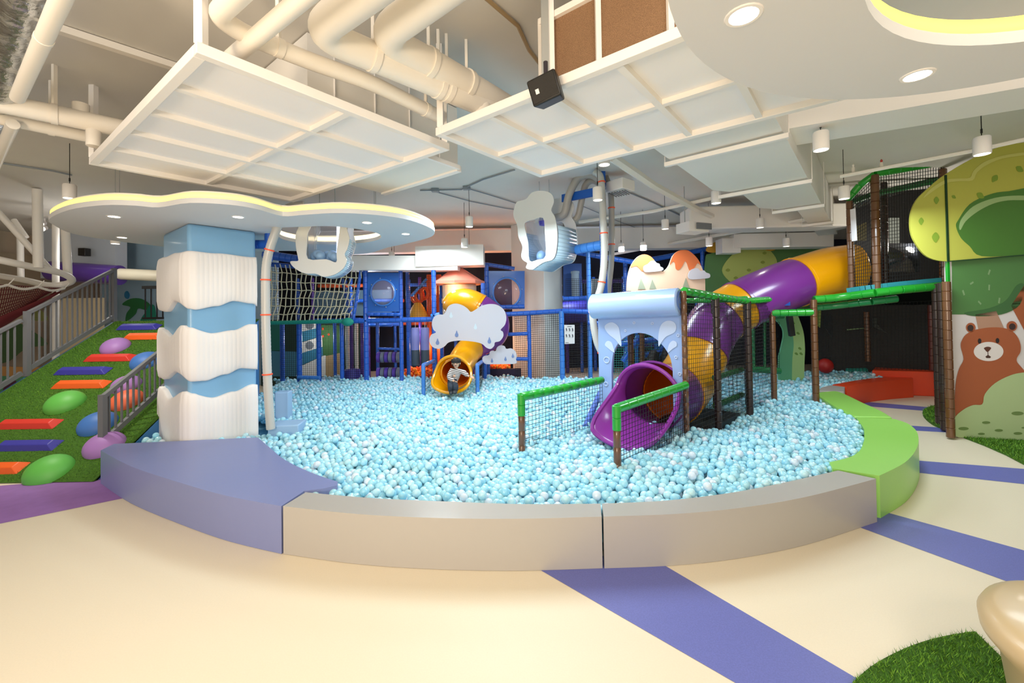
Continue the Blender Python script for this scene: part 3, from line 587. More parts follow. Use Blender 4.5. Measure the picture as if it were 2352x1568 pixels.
for x, y, w_, c, lab in BARS:
    p = onramp(x, y+4); L = w_*p.y/F; hw = .085; top = .062; X = V((1, 0, 0)); vs = []
    for k, (l, wd) in enumerate(((L/2, hw), (L/2-.07, hw*.45))): vs += [p+X*a_*l+SD*b_*wd+RN*(0 if k == 0 else top) for a_, b_ in ((-1, -1), (1, -1), (1, 1), (-1, 1))]
    MB().add(vs, [(0, 1, 2, 3), (4, 5, 6, 7), (0, 1, 5, 4), (1, 2, 6, 5), (2, 3, 7, 6), (3, 0, 4, 7)]).build('wedge_pad', PC[c], label=lab, cat='climbing pad', group=None, bevel=.008)
DC = {'lilac': M('lilac_dome', 'a679bd', .5), 'blue': M('blue_dome', '4275bf', .5), 'orange': M('orange_dome', 'ee6e46', .5), 'green': M('green_dome', '61b84c', .5)}
DOMES = [(266, 800, 58, 'lilac', 'lilac dome highest on the turf ramp'), (336, 834, 62, 'blue', 'blue dome behind the upper end of the short railing'), (291, 888, 60, 'lilac', 'lilac dome behind the short railing, above the orange dome'),
         (293, 924, 68, 'orange', 'orange dome behind the short railing'), (151, 930, 76, 'green', 'green dome in the middle of the ramp'), (226, 978, 76, 'blue', 'blue dome left of the short railing post'),
         (241, 1027, 80, 'lilac', 'lilac dome lowest beside the lavender platform'), (114, 1085, 91, 'green', 'green dome lowest on the ramp, near the purple carpet')]
q = V((0, 0, 1)).rotation_difference(RN).to_matrix()
for x, y, w_, c, lab in DOMES:
    p = onramp(x, y-2); r = w_*p.y/F/2; MB().ell(p, (r, r*.95, r*.72), 28, 10, q, 0, PI/2).build('climbing_dome', DC[c], label=lab, cat='climbing dome')
RAIL = M('rail_grey', '6d6f73', .45)
def railing(name, label, x, t0, t1, hgt, n, posts, mat=RAIL, gap=.07):
    P = lambda t, h: V((x, Y0+(YT-Y0)*t, ZT*t+h)); t = thing(name, label, 'railing', P(t0, 0)); MB().bar(P(t0, hgt), P(t1, hgt), .05, .05, RN).build('top_rail', mat, t, bevel=.006)
    MB().bar(P(t0, gap+.03), P(t1, gap+.03), .04, .06, RN).build('bottom_rail', mat, t)
    for k in range(1, n): u = t0+(t1-t0)*k/n; MB().bar(P(u, gap+.03), P(u, hgt), .018, .018, (1, 0, 0)).build('baluster', mat, t)
    for u in posts: MB().bar(P(u, .005), P(u, hgt+.03), .06, .06, (1, 0, 0)).build('post', mat, t)
railing('ramp_railing', 'long grey railing along the left side of the turf ramp, upper section', XL-.02, .545, 1.0, .92, 17, (.545, 1.0))
railing('ramp_railing', 'grey railing along the left side of the turf ramp, lower section at the picture edge', XL-.02, .05, .52, .86, 17, (.3, .05))
railing('ramp_railing', 'short grey railing on the right of the turf ramp, in front of the quilted column', -4.77, .125, .72, .62, 22, (.125,))
# landing fence and wall behind
t = thing('landing_fence', 'black metal fence at the top of the turf ramp', 'fence', (-6.2, 8.3, ZT)); m = MB(); y = 8.35
MB().bar((-7.3, y, ZT+.66), (-5.4, y, ZT+.66), .05, .06).build('top_rail', DARK, t)
MB().bar((-7.3, y, ZT+.05), (-5.4, y, ZT+.05), .04, .04).build('bottom_rail', DARK, t)
for i in range(17): MB().bar((-7.25+i*.115, y, ZT+.05), (-7.25+i*.115, y, ZT+.66), .018, .018, (0, 1, 0)).build('baluster', DARK, t)
for x in (-5.75, -5.66): MB().bar((x, y+.02, ZT), (x, y+.02, ZT+.72), .06, .06, (0, 1, 0)).build('gate_post', DARK, t)
# mural wall behind the ramp
YM = 10.6
MB().box((-8.1, YM+.05, 1.9), (4.4, .1, 3.78)).build('wall_mural', M('pale_blue_wall', '9fbcd0', .7), kind='structure')
def pan(px, Y, mat, name, label, cat, th=.012): return MB().prism([U(x, y, Y) for x, y in px], (0, -th, 0)).build(name, mat, label=label, cat=cat)
t = thing('palm_mural', 'green palm leaf mural behind the black landing fence', 'mural', U(320, 740, YM-.02))
leaf = crp([(281, 699), (300, 686), (325, 686), (345, 700), (338, 712), (318, 708), (312, 720), (298, 733), (289, 738), (291, 720), (300, 705)], 4, True)
MB().prism([U(x, y, YM-.01) for x, y in leaf], (0, -.008, 0)).build('palm_leaf', M('palm_green', '2f7d46', .7), t)
leaf = crp([(345, 700), (356, 705), (356, 745), (325, 745), (324, 733), (336, 715)], 4, True)
MB().prism([U(x, y, YM-.01) for x, y in leaf], (0, -.009, 0)).build('palm_leaf', M('palm_teal', '1f8a72', .7), t)
leaf = crp([(287, 672), (293, 668), (298, 678), (294, 686), (287, 682)], 4, True)
MB().prism([U(x, y, YM-.01) for x, y in leaf], (0, -.009, 0)).build('drop', M('drop_blue', '2a7fae', .7), t)
pt = MB().tube([U(120, 622, 9.0), U(275, 632, 9.0)], .21, 24).build('wall_tube', M('dark_purple', '4b2a86', .35, coat=.4), label='dark purple horizontal tube behind the long grey railing', cat='tube')
MB().tube([U(277, 629, 9.0), U(400, 635, 9.0)], .12, 24).build('wall_tube', M('cream_tube', 'e4dcc4', .4), label='cream horizontal tube continuing the dark purple tube', cat='tube')
MB().box(U(194, 579, 9.4), (.16, .14, .17)).build('wall_speaker', DARK, label='small black wall speaker above the dark purple tube', cat='speaker', bevel=.01)
MB().box(U(194, 579, 9.75)+V((0, 0, 0)), (1.7, .3, 1.2)).build('wall_bulkhead', M('bulkhead', 'b9c0c8', .7), kind='structure')
# beige mural wall at far left with plants painted on it
MB().box((-11.72, 7.0, 1.7), (.06, 7, 3.2)).build('wall_panel_left', M('beige_mural', 'b8a78c', .8), kind='structure')
t = thing('jungle_mural', 'painted jungle mural with sand, water and leaves behind the left railing', 'mural', (-9.6, 8.8, 0)); Yj = 9.4
MB().prism([(-10.1, Yj, .01), (-9.12, Yj, .01), (-9.12, Yj, 2.2), (-10.1, Yj, 2.2)], (0, .05, 0)).build('board', M('beige_board', 'c9b896', .8), t)
def mp(px, mat, k, nm): MB().prism([U(x, y, Yj-.004*k) for x, y in px], (0, -.004, 0)).build(nm, mat, t)
mp([(-40, 840), (205, 846), (205, 960), (-40, 960)], M('mural_sand', 'b98a52', .8), 1, 'sand_band')
mp([(-40, 862), (120, 866), (120, 900), (-40, 900)], M('mural_water', '4f8f6a', .8), 2, 'water_band')
mp(crp([(0, 770), (40, 742), (75, 760), (110, 790), (60, 800), (20, 830), (-20, 830)], 3, True), M('mural_leaf', '3c5a34', .8), 3, 'leaf')
mp(crp([(60, 700), (95, 712), (110, 735), (75, 735), (52, 722)], 3, True), M('mural_leaf_olive', '6f7440', .8), 3, 'leaf')
mp(crp([(5, 905), (20, 870), (40, 880), (38, 925), (15, 935)], 3, True), M('mural_plum', '4f2a44', .8), 4, 'leaf')
# white tubular frame with climbing net at far left
t = thing('climbing_tower', 'white tubular steel frame holding a sagging maroon climbing net at far left', 'climbing frame', (-8.2, 7.2, 0)); Yn = 7.2
TW = M('white_tube', 'ece8e0', .4)
ring = cr([U(-160, 560, 5.9), U(0, 597, 6.2), U(80, 614, 6.6), U(140, 627, 7.0), U(165, 642, 7.2), U(150, 652, 7.25), U(110, 655, 7.2), U(40, 640, 7.6), U(-120, 615, 8)], 8)
MB().tube(ring, .052, 12).build('ring_tube', TW, t)
for a_, b_, r in (((86, 450, 6.6), (88, 615, 6.6), .062), ((-20, 470, 6.4), (120, 625, 6.95), .045), ((32, 505, 7.4), (60, 545, 7.4), .04), ((128, 515, 7.7), (132, 1000, 7.7), .05), ((150, 528, 7.25), (156, 632, 7.2), .06), ((46, 530, 8.2), (48, 640, 8.2), .05)):
    p0 = U(*a_); p1 = U(*b_)
    if b_[1] == 1000: p1 = V((p0.x, p0.y, 0.01))
    MB().tube([p0, p1], r, 12).build('tube', TW, t)
MB().tube([V((U(86, 450, 6.6).x, 6.6, ZC-.02)), U(86, 450, 6.6)], .062, 12).build('tube', TW, t)
def sag(u, v):
    a_ = U(-60, 650, 6.0).lerp(U(150, 662, 7.2), u); b_ = U(-80, 800, 6.3).lerp(U(120, 665, 7.1), u); p = a_.lerp(b_, v); p.z -= .10*math.sin(PI*v)*(1-u); return p
m = MB()
for i in range(41): m.tube([sag(i/40, v/6) for v in range(7)], .006, 4, False)
for j in range(13): m.tube([sag(u/12, j/12) for u in range(13)], .006, 4, False)
m.build('net', M('maroon_net', '5c1a1c', .8), t, plabel='maroon net')
def under(u, v):
    p = sag(u, .55+.45*v); p.z -= .02+.05*math.sin(PI*v); p.y += .05; return p
MB().surf(under, 12, 5).build('net_cover', M('maroon_cover', '6b1d20', .7), t, solid=.01, plabel='dark red net cover')
m = MB()
for k in range(3):
    a_ = sag(.0+.33*k, 0); b_ = sag(.33+.33*k, 0); m.tube(cr([a_, a_.lerp(b_, .5)-V((0, 0, .05)), b_], 6), .02, 8); m.tube([b_, b_+V((.08, .02, .1))], .008, 6)
m.build('net_edge', TW, t)
for lab, p in (('white track spotlight behind the left end of the cloud canopy', (100, 512)), ('small white track spotlight next to the frame tube, the lower of two', (103, 523))):
    p = U(p[0], p[1], 8.6); t = thing('track_spotlight', lab, 'spotlight', p); MB().tube([p, p+V((.1, -.14, -.05))], .05, 12).build('head', WHITE, t); MB().lathe([(0, 0), (.044, 0)], p+V((.101, -.142, -.051)), 12, (.56, -.78, -.28), cap=False).build('lamp_disc', LAMPW, t); MB().tube([p, V((p.x, p.y, ZC))], .008, 6).build('stem', WHITE, t)
# ================================================================ WHITE PILLAR
PC0 = V((.73, 9.45, 0)); q = [PC0, PC0+AX*.77, PC0+AX*.77+BX*.93, PC0+BX*.93]
MB().prism([V((p.x, p.y, .004)) for p in q], (0, 0, ZC-.006)).build('pillar', M('pillar_paint', 'd9dad6', .5), label='white square pillar behind the cloud machine, netted at its foot', cat='pillar', bevel=.01)
# ================================================================ BLUE PLAY FRAME
def P2(a, b, Y, Y2=None): return U(a[0], a[1], Y), U(b[0], b[1], Y2 or Y)
def frame(name, label, cat, items, base, group=None):
    t = thing(name, label, cat, base, group)
    for it in items:
        nm, a_, b_, Y, r, m = it[:6]; p, q_ = P2(a_, b_, Y, it[6] if len(it) > 6 else None)
        if nm == 'post': x = (p+q_)/2; p = V((q_.x, q_.y, p.z)); q_ = V((q_.x, q_.y, .02))
        MB().foam(p, q_, r).build(nm, m, t)
    return t
f1 = frame('blue_play_frame', 'blue padded two storey play frame behind the rope net, with porthole bay', 'play frame', [
    ('post', (838, 606), (842, 875), 9.0, .055, BLUE), ('post', (920, 612), (923, 872), 9.0, .045, BLUE), ('post', (935, 616), (939, 872), 9.6, .045, BLUE), ('post', (868, 740), (868, 862), 9.7, .04, BLUE),
    ('post', (781, 742), (786, 868), 9.1, .045, BLUE), ('post', (768, 742), (770, 862), 10.0, .04, BLUE), ('post', (731, 742), (733, 868), 9.1, .05, BLUE), ('post', (684, 742), (688, 868), 9.1, .055, BLUE), ('post', (644, 742), (649, 866), 9.4, .05, BLUE),
    ('beam', (810, 737), (995, 733), 9.0, .055, BLUE), ('beam', (790, 608), (1003, 618), 9.0, .05, BLUE), ('beam', (843, 721), (920, 722), 8.95, .04, BLUE), ('beam', (829, 622), (811, 735), 8.95, .035, BLUE), ('beam', (786, 640), (805, 728), 9.4, .035, BLUE),
    ('beam', (868, 800), (922, 802), 9.5, .03, BLUE), ('beam', (684, 866), (735, 867), 9.0, .04, LBLUE), ('beam', (606, 584), (700, 598), 8.8, .09, BLUE), ('beam', (608, 606), (760, 618), 8.9, .05, BLUE), ('beam', (618, 585), (606, 625), 8.8, .05, BLUE), ('beam', (945, 680), (980, 640), 9.5, .03, LBLUE)], U(842, 875, 9.0)*1)
def netpart(par, px, Y, nu, nv, r=.004, mat=NETK, name='net'):
    q_ = [U(x, y, Y) for x, y in px]; return MB().net(*q_, nu, nv, r).build(name, mat, par)
netpart(f1, [(646, 744), (842, 740), (842, 872), (646, 868)], 9.15, 42, 28, .0035)
netpart(f1, [(620, 606), (832, 622), (812, 734), (620, 740)], 9.35, 40, 24, .0035)
netpart(f1, [(935, 620), (1000, 622), (1000, 733), (935, 733)], 9.45, 16, 24, .003)
# rope net
t = thing('rope_net', 'cream rope climbing net hanging above the blue posts', 'climbing net', U(715, 740, 8.9)); m = MB(); rr = random.Random(3)
NU, NV = 19, 7; T0, T1, T2, T3 = U(608, 604, 8.75), U(831, 622, 8.9), U(798, 737, 8.9), U(606, 742, 8.8)
def rp_(i, j):
    a_ = T0.lerp(T1, i/NU).lerp(T3.lerp(T2, i/NU), j/NV); r_ = random.Random(i*97+j); k = (r_.random()-.5)*.035; a_ += V((k, 0, (r_.random()-.5)*.03)); a_.y += .12*math.sin(PI*j/NV); a_.x += (.012 if j % 2 else -.012); return a_
for i in range(NU+1): m.tube([rp_(i, j) for j in range(NV+1)], .011, 5, False)
for j in range(1, NV+1): m.tube([rp_(i, j) for i in range(NU+1)], .011, 5, False)
m.build('mesh', M('rope_cream', 'd8d3b4', .8), t)
MB().foam(T3+V((0, -.03, 0)), T2+V((0, -.03, .0)), .042, .05, 9).build('hem', M('teal_rope', '1f9a86', .6), t, plabel='teal rope hem'); MB().ell(T2+V((.02, -.04, -.02)), (.13, .08, .09), 9, 6).build('knot', M('teal_rope', '1f9a86', .6), t, plabel='teal knot')
# lighthouse mural behind the net
YL = 10.4; t = thing('lighthouse_mural', 'painted board with striped lighthouse and green hills behind the blue posts', 'mural', U(700, 862, YL))
def pm_(px, mat, k, nm, th=.006): return MB().prism([U(x, y, YL-.012*k) for x, y in px], (0, -th, 0)).build(nm, mat, t)
pm_([(600, 735), (840, 735), (840, 884), (600, 886)], M('mural_darkgreen', '16332a', .7), 0, 'board')
pm_([(600, 740), (650, 740), (650, 805), (600, 805)], M('mural_teal', '13655a', .7), 1, 'teal_field'); pm_([(600, 805), (690, 808), (690, 864), (600, 864)], M('mural_sea', '3d7690', .7), 1, 'sea_field')
pm_([(728, 745), (790, 748), (790, 812), (728, 820)], M('mural_hill', '3c6b3a', .7), 1, 'hill'); pm_([(738, 820), (790, 808), (790, 864), (738, 864)], M('mural_sandy', 'b39a70', .7), 2, 'sand')
pm_([(690, 744), (728, 742), (728, 753), (691, 762)], M('mural_white', 'e2e4e4', .7), 3, 'white_band'); pm_([(691, 762), (728, 753), (729, 774), (691, 786)], M('mural_blue', '3a84a8', .7), 3, 'blue_band')
pm_([(688, 788), (729, 775), (740, 770), (741, 796), (688, 812)], M('mural_white', 'e2e4e4', .7), 3, 'white_band'); pm_([(688, 812), (741, 796), (742, 816), (688, 841)], M('mural_blue', '3a84a8', .7), 3, 'blue_band'); pm_([(688, 842), (742, 817), (748, 816), (748, 864), (680, 864)], M('mural_white', 'e2e4e4', .7), 3, 'white_band')
for cx, cy in ((711, 793), (711, 747)): c = U(cx, cy, YL-.045); MB().lathe([(0, 0), (.1, 0), (.1, .006), (0, .006)], c, 24, (0, -1, 0)).build('porthole_dot', M('mural_grey', '77808c', .7), t)
for k, (x, y) in enumerate(((742, 755), (755, 768), (742, 772))): MB().lathe([(0, 0), (.03, 0), (.03, .006), (0, .006)], U(x, y, YL-.03), 12, (0, -1, 0)).build('flower_dot', M('mural_orange', 'd0542a', .7), t)
for x, Y, c, lab in ((799, 9.8, M('pale_pole', 'cfd0c8', .4), 'pale padded pole right of the lighthouse board, the left one'), (820, 9.9, M('pale_pole', 'cfd0c8', .4), 'pale padded pole behind the blue corner post'), (808, 10.1, M('violet_pole', '4a2f8a', .4), 'violet padded pole between the two pale poles'), (833, 10.0, M('violet_pole', '4a2f8a', .4), 'violet padded pole beside the blue corner post')):
    a_, b_ = P2((x, 745), (x, 862), Y); MB().foam(V((b_.x, b_.y, a_.z+.05)), V((b_.x, b_.y, .02)), .045, .5).build('padded_pole', c, label=lab, cat='pole')
c = U(809, 872, 9.35); MB().lathe([(.17, 0), (.175, .02), (.175, c.z+.2-.0), (.16, c.z+.22), (0, c.z+.22)], (c.x, c.y, .01), 24).build('foam_drum', M('violet_foam', '3a3596', .5), label='violet foam drum standing left of the blue corner post', cat='foam block')
for k, (y, lab) in enumerate(((820, 'upper violet and grey striped roller below the porthole panel'), (856, 'lower violet and grey striped roller below the porthole panel'))):
    a_, b_ = P2((866, y), (920, y), 9.45); m = MB()
    for i in range(6): m.mat(i % 2).lathe([(.08, 0), (.12, .012), (.12, .078), (.08, .09)], a_.lerp(b_, i/6), 18, (1, 0, 0))
    m.build('roller', [M('violet_foam2', '53379c', .5), M('grey_foam', '6a7080', .5)], label=lab, cat='roller')
for k, (x, lab) in enumerate(((954, 'lilac and grey hanging punch bag, the left one beside the cloud board'), (976, 'lilac and grey hanging punch bag, the right one beside the cloud board'))):
    a_ = U(x, 752, 9.5); t = thing('punch_bag', lab, 'punch bag', a_-V((0, 0, .85)), 'hanging punch bags')
    m = MB().lathe([(.0, 0), (.08, 0), (.095, .03), (.095, .35)], a_-V((0, 0, .85)), 18); m.mat(1).lathe([(.095, .35), (.095, .82), (.08, .85), (0, .85)], a_-V((0, 0, .85)), 18); m.build('bag', [M('bag_grey', '4a5866', .5), M('bag_lilac', '8d93d8', .5)], t)
    MB().tube([a_, a_+V((0, 0, .13))], .008, 6).build('hook', METAL, t)
# porthole panels
def porthole(label, px, Y, c, r, tint):
    q_ = [U(x, y, Y) for x, y in px]; cc = U(c[0], c[1], Y); ring = [cc+V((r*math.cos(a_), 0, r*1.08*math.sin(a_))) for a_ in [i*2*PI/40 for i in range(40)]]
    t = thing('porthole_panel', label, 'play panel', (q_[3]+q_[2])/2); MB().prism(q_, (0, .03, 0), [ring]).build('panel', M('blue_panel', '1c5fb4', .35, coat=.3), t, bevel=.005)
    MB().tube([p-V((0, .012, 0)) for p in ring], .02, 8, closed=True).build('ring', LBLUE, t)
    m = MB().surf(lambda u, v: cc+V((r*.98*math.cos(u*2*PI)*math.cos(v*PI/2), -.16*math.sin(v*PI/2)-.01, r*1.05*math.sin(u*2*PI)*math.cos(v*PI/2))), 32, 8, True); m.build('bubble_window', tint, t, plabel='domed clear bubble window')
    m = MB()
    for i in range(8): a_ = i*PI/4+.2; m.ell(cc+V((r*1.14*math.cos(a_), -.005, r*1.22*math.sin(a_))), (.012, .012, .012), 8, 6)
    m.build('bolts', METAL, t); return t
TINT = M('bubble_tint', 'b9a8d0', .05, trans=.6, alpha=.45, coat=1)
porthole('bright blue panel with round bubble window above the striped rollers', [(844, 626), (919, 626), (919, 716), (844, 716)], 8.97, (880, 672), .255, TINT)
porthole('bright blue panel with wide bubble window left of the white pillar', [(1122, 622), (1205, 622), (1205, 706), (1122, 706)], 9.3, (1164, 672), .3, M('bubble_tint2', 'c8a0c0', .05, trans=.6, alpha=.35, coat=1))
# figures in the orange lit bay
c = U(960, 728, 9.9); t = thing('bell_figure', 'yellow bell shaped play figure with orange knot top in the orange-lit bay', 'play figure', c)
MB().lathe([(.24, 0), (.22, .06), (.15, .22), (.07, .34), (0, .36)], c, 20).build('body', M('figure_yellow', 'd99a20', .5), t)
m = MB(); 
for k in range(4): m.tube([c+V((.12*math.cos(a_)*math.cos(k*.8)+.06*k-.02, .1*math.cos(a_)*math.sin(k*.8), .46+.13*math.sin(a_)+.03*k)) for a_ in [i*2*PI/14 for i in range(14)]], .035, 8, closed=True)
m.build('knot', M('figure_orange', 'e0561a', .4), t, plabel='orange knotted top')
MB().bar(c+V((-.6, .4, -.02)), c+V((.9, .4, -.02)), .9, .05).build('play_deck', NAVY, label='dark blue deck carrying the yellow bell figure', cat='deck')
for x, lab in ((985, 'orange lit post right of the yellow bell figure'), (1008, 'orange lit post left of the salmon-roofed tower')): a_ = U(x, 640, 10.0); MB().foam(V((a_.x, a_.y, a_.z+.1)), V((a_.x, a_.y, .02)), .06, .5).build('padded_pole', M('orange_pole', 'c8501e', .5), label=lab, cat='pole')
# pools of orange and red balls lit by the bay lights
def pool(label, x0, x1, y, Y, n):
    a_, b_ = P2((x0, y), (x1, y), Y); v, f = ico(1); N = n; cs = np.stack([rng.uniform(a_.x, b_.x, N), rng.uniform(Y-.1, Y+.5, N), a_.z+rng.uniform(-.12, .02, N)], 1)
    vv = (cs[:, None]+v[None]).reshape(-1, 3); ff = (f[None]+(np.arange(N)*len(v))[:, None, None]).reshape(-1, 3)
    me = bpy.data.meshes.new('pool_balls'); me.from_pydata(vv.tolist(), [], ff.tolist()); me.materials.append(M('pool_ball', 'ff9a2e', .4)); me.materials.append(M('pool_ball_red', 'f0581e', .4))
    me.polygons.foreach_set('material_index', np.repeat(rng.integers(0, 2, N), len(f)).astype(np.int32)); o = bpy.data.objects.new('pool_balls', me); C.objects.link(o); o['kind'] = 'stuff'; tag(o, label, 'ball pool balls')
pool('orange balls behind the blue posts left of the tower', 928, 998, 850, 9.9, 260)
pool('red and orange balls below the small cloud board', 1126, 1170, 842, 9.6, 220)
MB().box(U(1148, 862, 9.5)+V((0, 0, 0)), (.95, .1, .3)).build('pool_wall', M('pool_wall', '2a2346', .6), label='dark violet low wall under the small cloud board', cat='wall panel')
# ================================================================ TOWER WITH YELLOW SLIDE, CLOUD BOARDS
f2 = frame('tower_frame', 'blue padded frame of the salmon-roofed tower around the child slide', 'play frame', [
    ('post', (990, 620), (999, 875), 8.75, .05, BLUE), ('post', (1108, 650), (1113, 872), 8.75, .05, BLUE), ('post', (1012, 655), (1016, 870), 9.5, .045, BLUE), ('post', (1117, 607), (1121, 870), 9.3, .05, BLUE), ('beam', (990, 726), (1010, 722), 8.75, .05, LBLUE),
    ('beam', (1060, 607), (1118, 607), 9.4, .045, BLUE), ('beam', (1118, 607), (1182, 617), 9.4, .045, BLUE), ('beam', (1118, 706), (1205, 704), 9.25, .05, BLUE)], U(1050, 872, 8.9)*1)
netpart(f2, [(1062, 610), (1118, 610), (1118, 640), (1062, 640)], 9.35, 14, 8, .004)
c = U(1052, 650, 9.15); t = thing('tower_roof', 'salmon pink pointed tower roof above the yellow slide', 'roof', c)
MB().lathe([(.56, -.03), (.58, -.03), (.58, .03), (.50, .06), (.12, .31), (.1, .33), (0, .33)], c, 8).build('roof', M('salmon', 'ee937a', .6), t, bevel=.004)
cz = U(1055, 735, 9.15); m = MB().lathe([(.37, 0), (.37, c.z-cz.z-.04)], (cz.x, cz.y+.1, cz.z), 24); m.mat(1)
for k in range(7): a_ = PI+.35+k*.4; m.box((cz.x+.37*math.cos(a_), cz.y+.1+.37*math.sin(a_), c.z-.38-(k % 2)*.05), (.1, .03, .1), a_+PI/2)
m.build('tower_wall', [M('tower_cream', 'efe0c2', .6), M('tower_block', 'd9b99a', .6)], label='cream round tower wall below the salmon roof', cat='tower wall')
def tube_slide(name, label, path, r, parts, loc, seg=10, n=26):
    t = thing(name, label, 'tube slide', loc); pts = cr(path, seg)
    for a_, b_, mat, nm in parts:
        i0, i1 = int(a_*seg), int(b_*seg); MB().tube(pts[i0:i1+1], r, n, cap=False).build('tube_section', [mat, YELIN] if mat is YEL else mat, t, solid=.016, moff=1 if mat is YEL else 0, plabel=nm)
        p = pts[i1]; d_ = (pts[min(i1+1, len(pts)-1)]-pts[i1-1]).normalized(); MB().lathe([(r, -.02), (r*1.055, -.02), (r*1.055, .02), (r, .02)], p, n, d_, cap=False).build('flange', mat, t)
    return t, pts
def slide_mouth(t, p, d, r, mat, long, nm, lift=.0):
    d = d.normalized(); up = V((0, 0, 1)); up = (up-d*up.dot(d)).normalized(); sd = d.cross(up)
    def fn(u, v):
        th = u*2*PI; s_ = (1-math.cos(th))/2; w_ = min(1, max(0, (s_-.30)/.55)); s2 = w_*w_*(3-2*w_); L = .10+long*s2; f_ = v; rr_ = r*(1+.16*f_*f_)
        flat = 1-.22*f_*s2
        return p+d*(L*f_)+up*(rr_*math.cos(th)*(flat if math.cos(th) < 0 else 1)+lift*f_)+sd*(rr_*math.sin(th)*(1+.12*f_*s2))
    MB().surf(fn, 40, 12, True).build('mouth', mat, t, solid=.016, plabel=nm); MB().tube([fn(i/48, 1) for i in range(48)], .026, 8, closed=True).build('rim', mat, t)
CH = [U(1050, 708, 9.3), U(1046, 698, 8.85), U(1070, 692, 8.62), U(1104, 706, 8.55), U(1138, 735, 8.65), U(1136, 768, 8.9), U(1102, 790, 8.8), U(1077, 805, 8.45), U(1058, 835, 8.0), U(1047, 857, 7.5)]
ts, pts = tube_slide('tube_slide', 'yellow and purple spiral tube slide where the child comes out', CH, .255, [(0, 2.9, YEL, 'yellow tube section'), (2.9, 6.7, PUR, 'purple tube section'), (6.7, 9, YEL, 'yellow tube section')], U(1049, 895, 7.6))
slide_mouth(ts, pts[-1], V((-.25, -1, -.12)), .285, YEL, .22, 'yellow flared slide mouth')
WCL = M('cloud_white', 'cbc9d2', .45); DROP = M('drop_slate', '6f86b8', .5); DROPL = M('drop_pale', 'cfdde6', .5)
def drop(t, x, y, Y, s_, mat):
    pts = [(0, -1.3), (.35, -.4), (.62, .2), (.5, .8), (0, 1.05), (-.5, .8), (-.62, .2), (-.35, -.4)]; MB().prism([U(x+a_*s_, y+b_*s_, Y) for a_, b_ in crp(pts, 3, True)], (0, -.004, 0)).build('rain_drop', mat, t)
t = thing('cloud_board', 'large white cloud board with rain drops above the child slide', 'cloud board', U(1075, 800, 7.9))
cl = [(986, 783), (993, 796), (1007, 801), (1020, 796), (1031, 786), (1054, 782), (1085, 784), (1106, 789), (1117, 798), (1127, 801), (1135, 794), (1137, 786), (1148, 783), (1156, 772), (1155, 762), (1150, 757), (1160, 745), (1163, 728), (1157, 711), (1142, 700), (1123, 698), (1104, 703), (1092, 711), (1081, 716), (1073, 708), (1060, 700), (1045, 697), (1030, 703), (1020, 721), (1007, 722), (997, 728), (992, 741), (995, 756), (1001, 763), (990, 769)]
MB().prism([U(x, y, 7.9) for x, y in crp(cl, 4, True)], (0, .025, 0)).build('board', WCL, t)
for x, y, s_, mt in ((1036, 724, 6, DROPL), (1049, 767, 6.5, DROP), (1005, 785, 6.5, DROP), (1124, 782, 6.5, DROP), (1092, 750, 6, DROPL)): drop(t, x, y, 7.897, s_, mt)
t = thing('cloud_board', 'small white cloud board with rain drops right of the child slide', 'cloud board', U(1150, 836, 8.2))
cl = [(1108, 824), (1111, 818), (1123, 815), (1125, 808), (1131, 805), (1138, 806), (1142, 797), (1150, 793), (1159, 795), (1163, 801), (1174, 800), (1183, 806), (1187, 817), (1185, 825), (1187, 830), (1183, 835), (1150, 836), (1119, 836), (1111, 832)]
MB().prism([U(x, y, 8.2) for x, y in crp(cl, 4, True)], (0, .025, 0)).build('board', WCL, t)
for x, y in ((1130, 828), (1161, 824), (1178, 817)): drop(t, x, y, 8.197, 4.5, DROP)
for (x, xr, lab) in ((972, 998, 'short blue handrail left of the yellow slide mouth'), (1096, 1110, 'short blue handrail right of the yellow slide mouth')):
    a_ = U(x, 838, 7.5); b_ = U(xr, 828, 8.6); t = thing('handrail', lab, 'handrail', V((a_.x, a_.y, .06))); MB().foam(V((a_.x, a_.y, a_.z)), V((a_.x, a_.y, .03)), .036, .4).build('post', LBLUE, t); MB().foam(a_, b_, .036, .5).build('rail', LBLUE, t)
    MB().net(a_, b_, V((b_.x, b_.y, .3)), V((a_.x, a_.y, .3)), 12, 8, .003).build('net', NETK, t)
# ================================================================ BLUE NET FENCE IN FRONT OF THE PILLAR, RIGHT BAY
f3 = frame('blue_net_fence', 'blue padded fence with black net in front of the white pillar', 'net fence', [
    ('post', (1208, 722), (1217, 872), 9.0, .045, BLUE), ('post', (1288, 714), (1292, 872), 8.9, .055, LBLUE), ('beam', (1158, 722), (1290, 714), 8.95, .05, BLUE), ('beam', (1290, 714), (1352, 716), 8.9, .05, BLUE), ('beam', (1150, 768), (1212, 766), 8.97, .04, BLUE), ('beam', (1184, 824), (1213, 824), 8.97, .04, BLUE),
    ('post', (1346, 578), (1356, 862), 9.1, .05, LBLUE), ('beam', (1293, 686), (1368, 684), 9.3, .05, BLUE), ('beam', (1350, 741), (1375, 742), 9.0, .045, BLUE), ('beam', (1300, 575), (1460, 603), 9.4, .06, BLUE), ('beam', (1460, 603), (1622, 572), 9.9, .06, BLUE), ('post', (1435, 600), (1440, 800), 9.9, .055, BLUE), ('post', (1615, 572), (1618, 800), 9.9, .05, BLUE)], U(1290, 872, 8.9)*1)
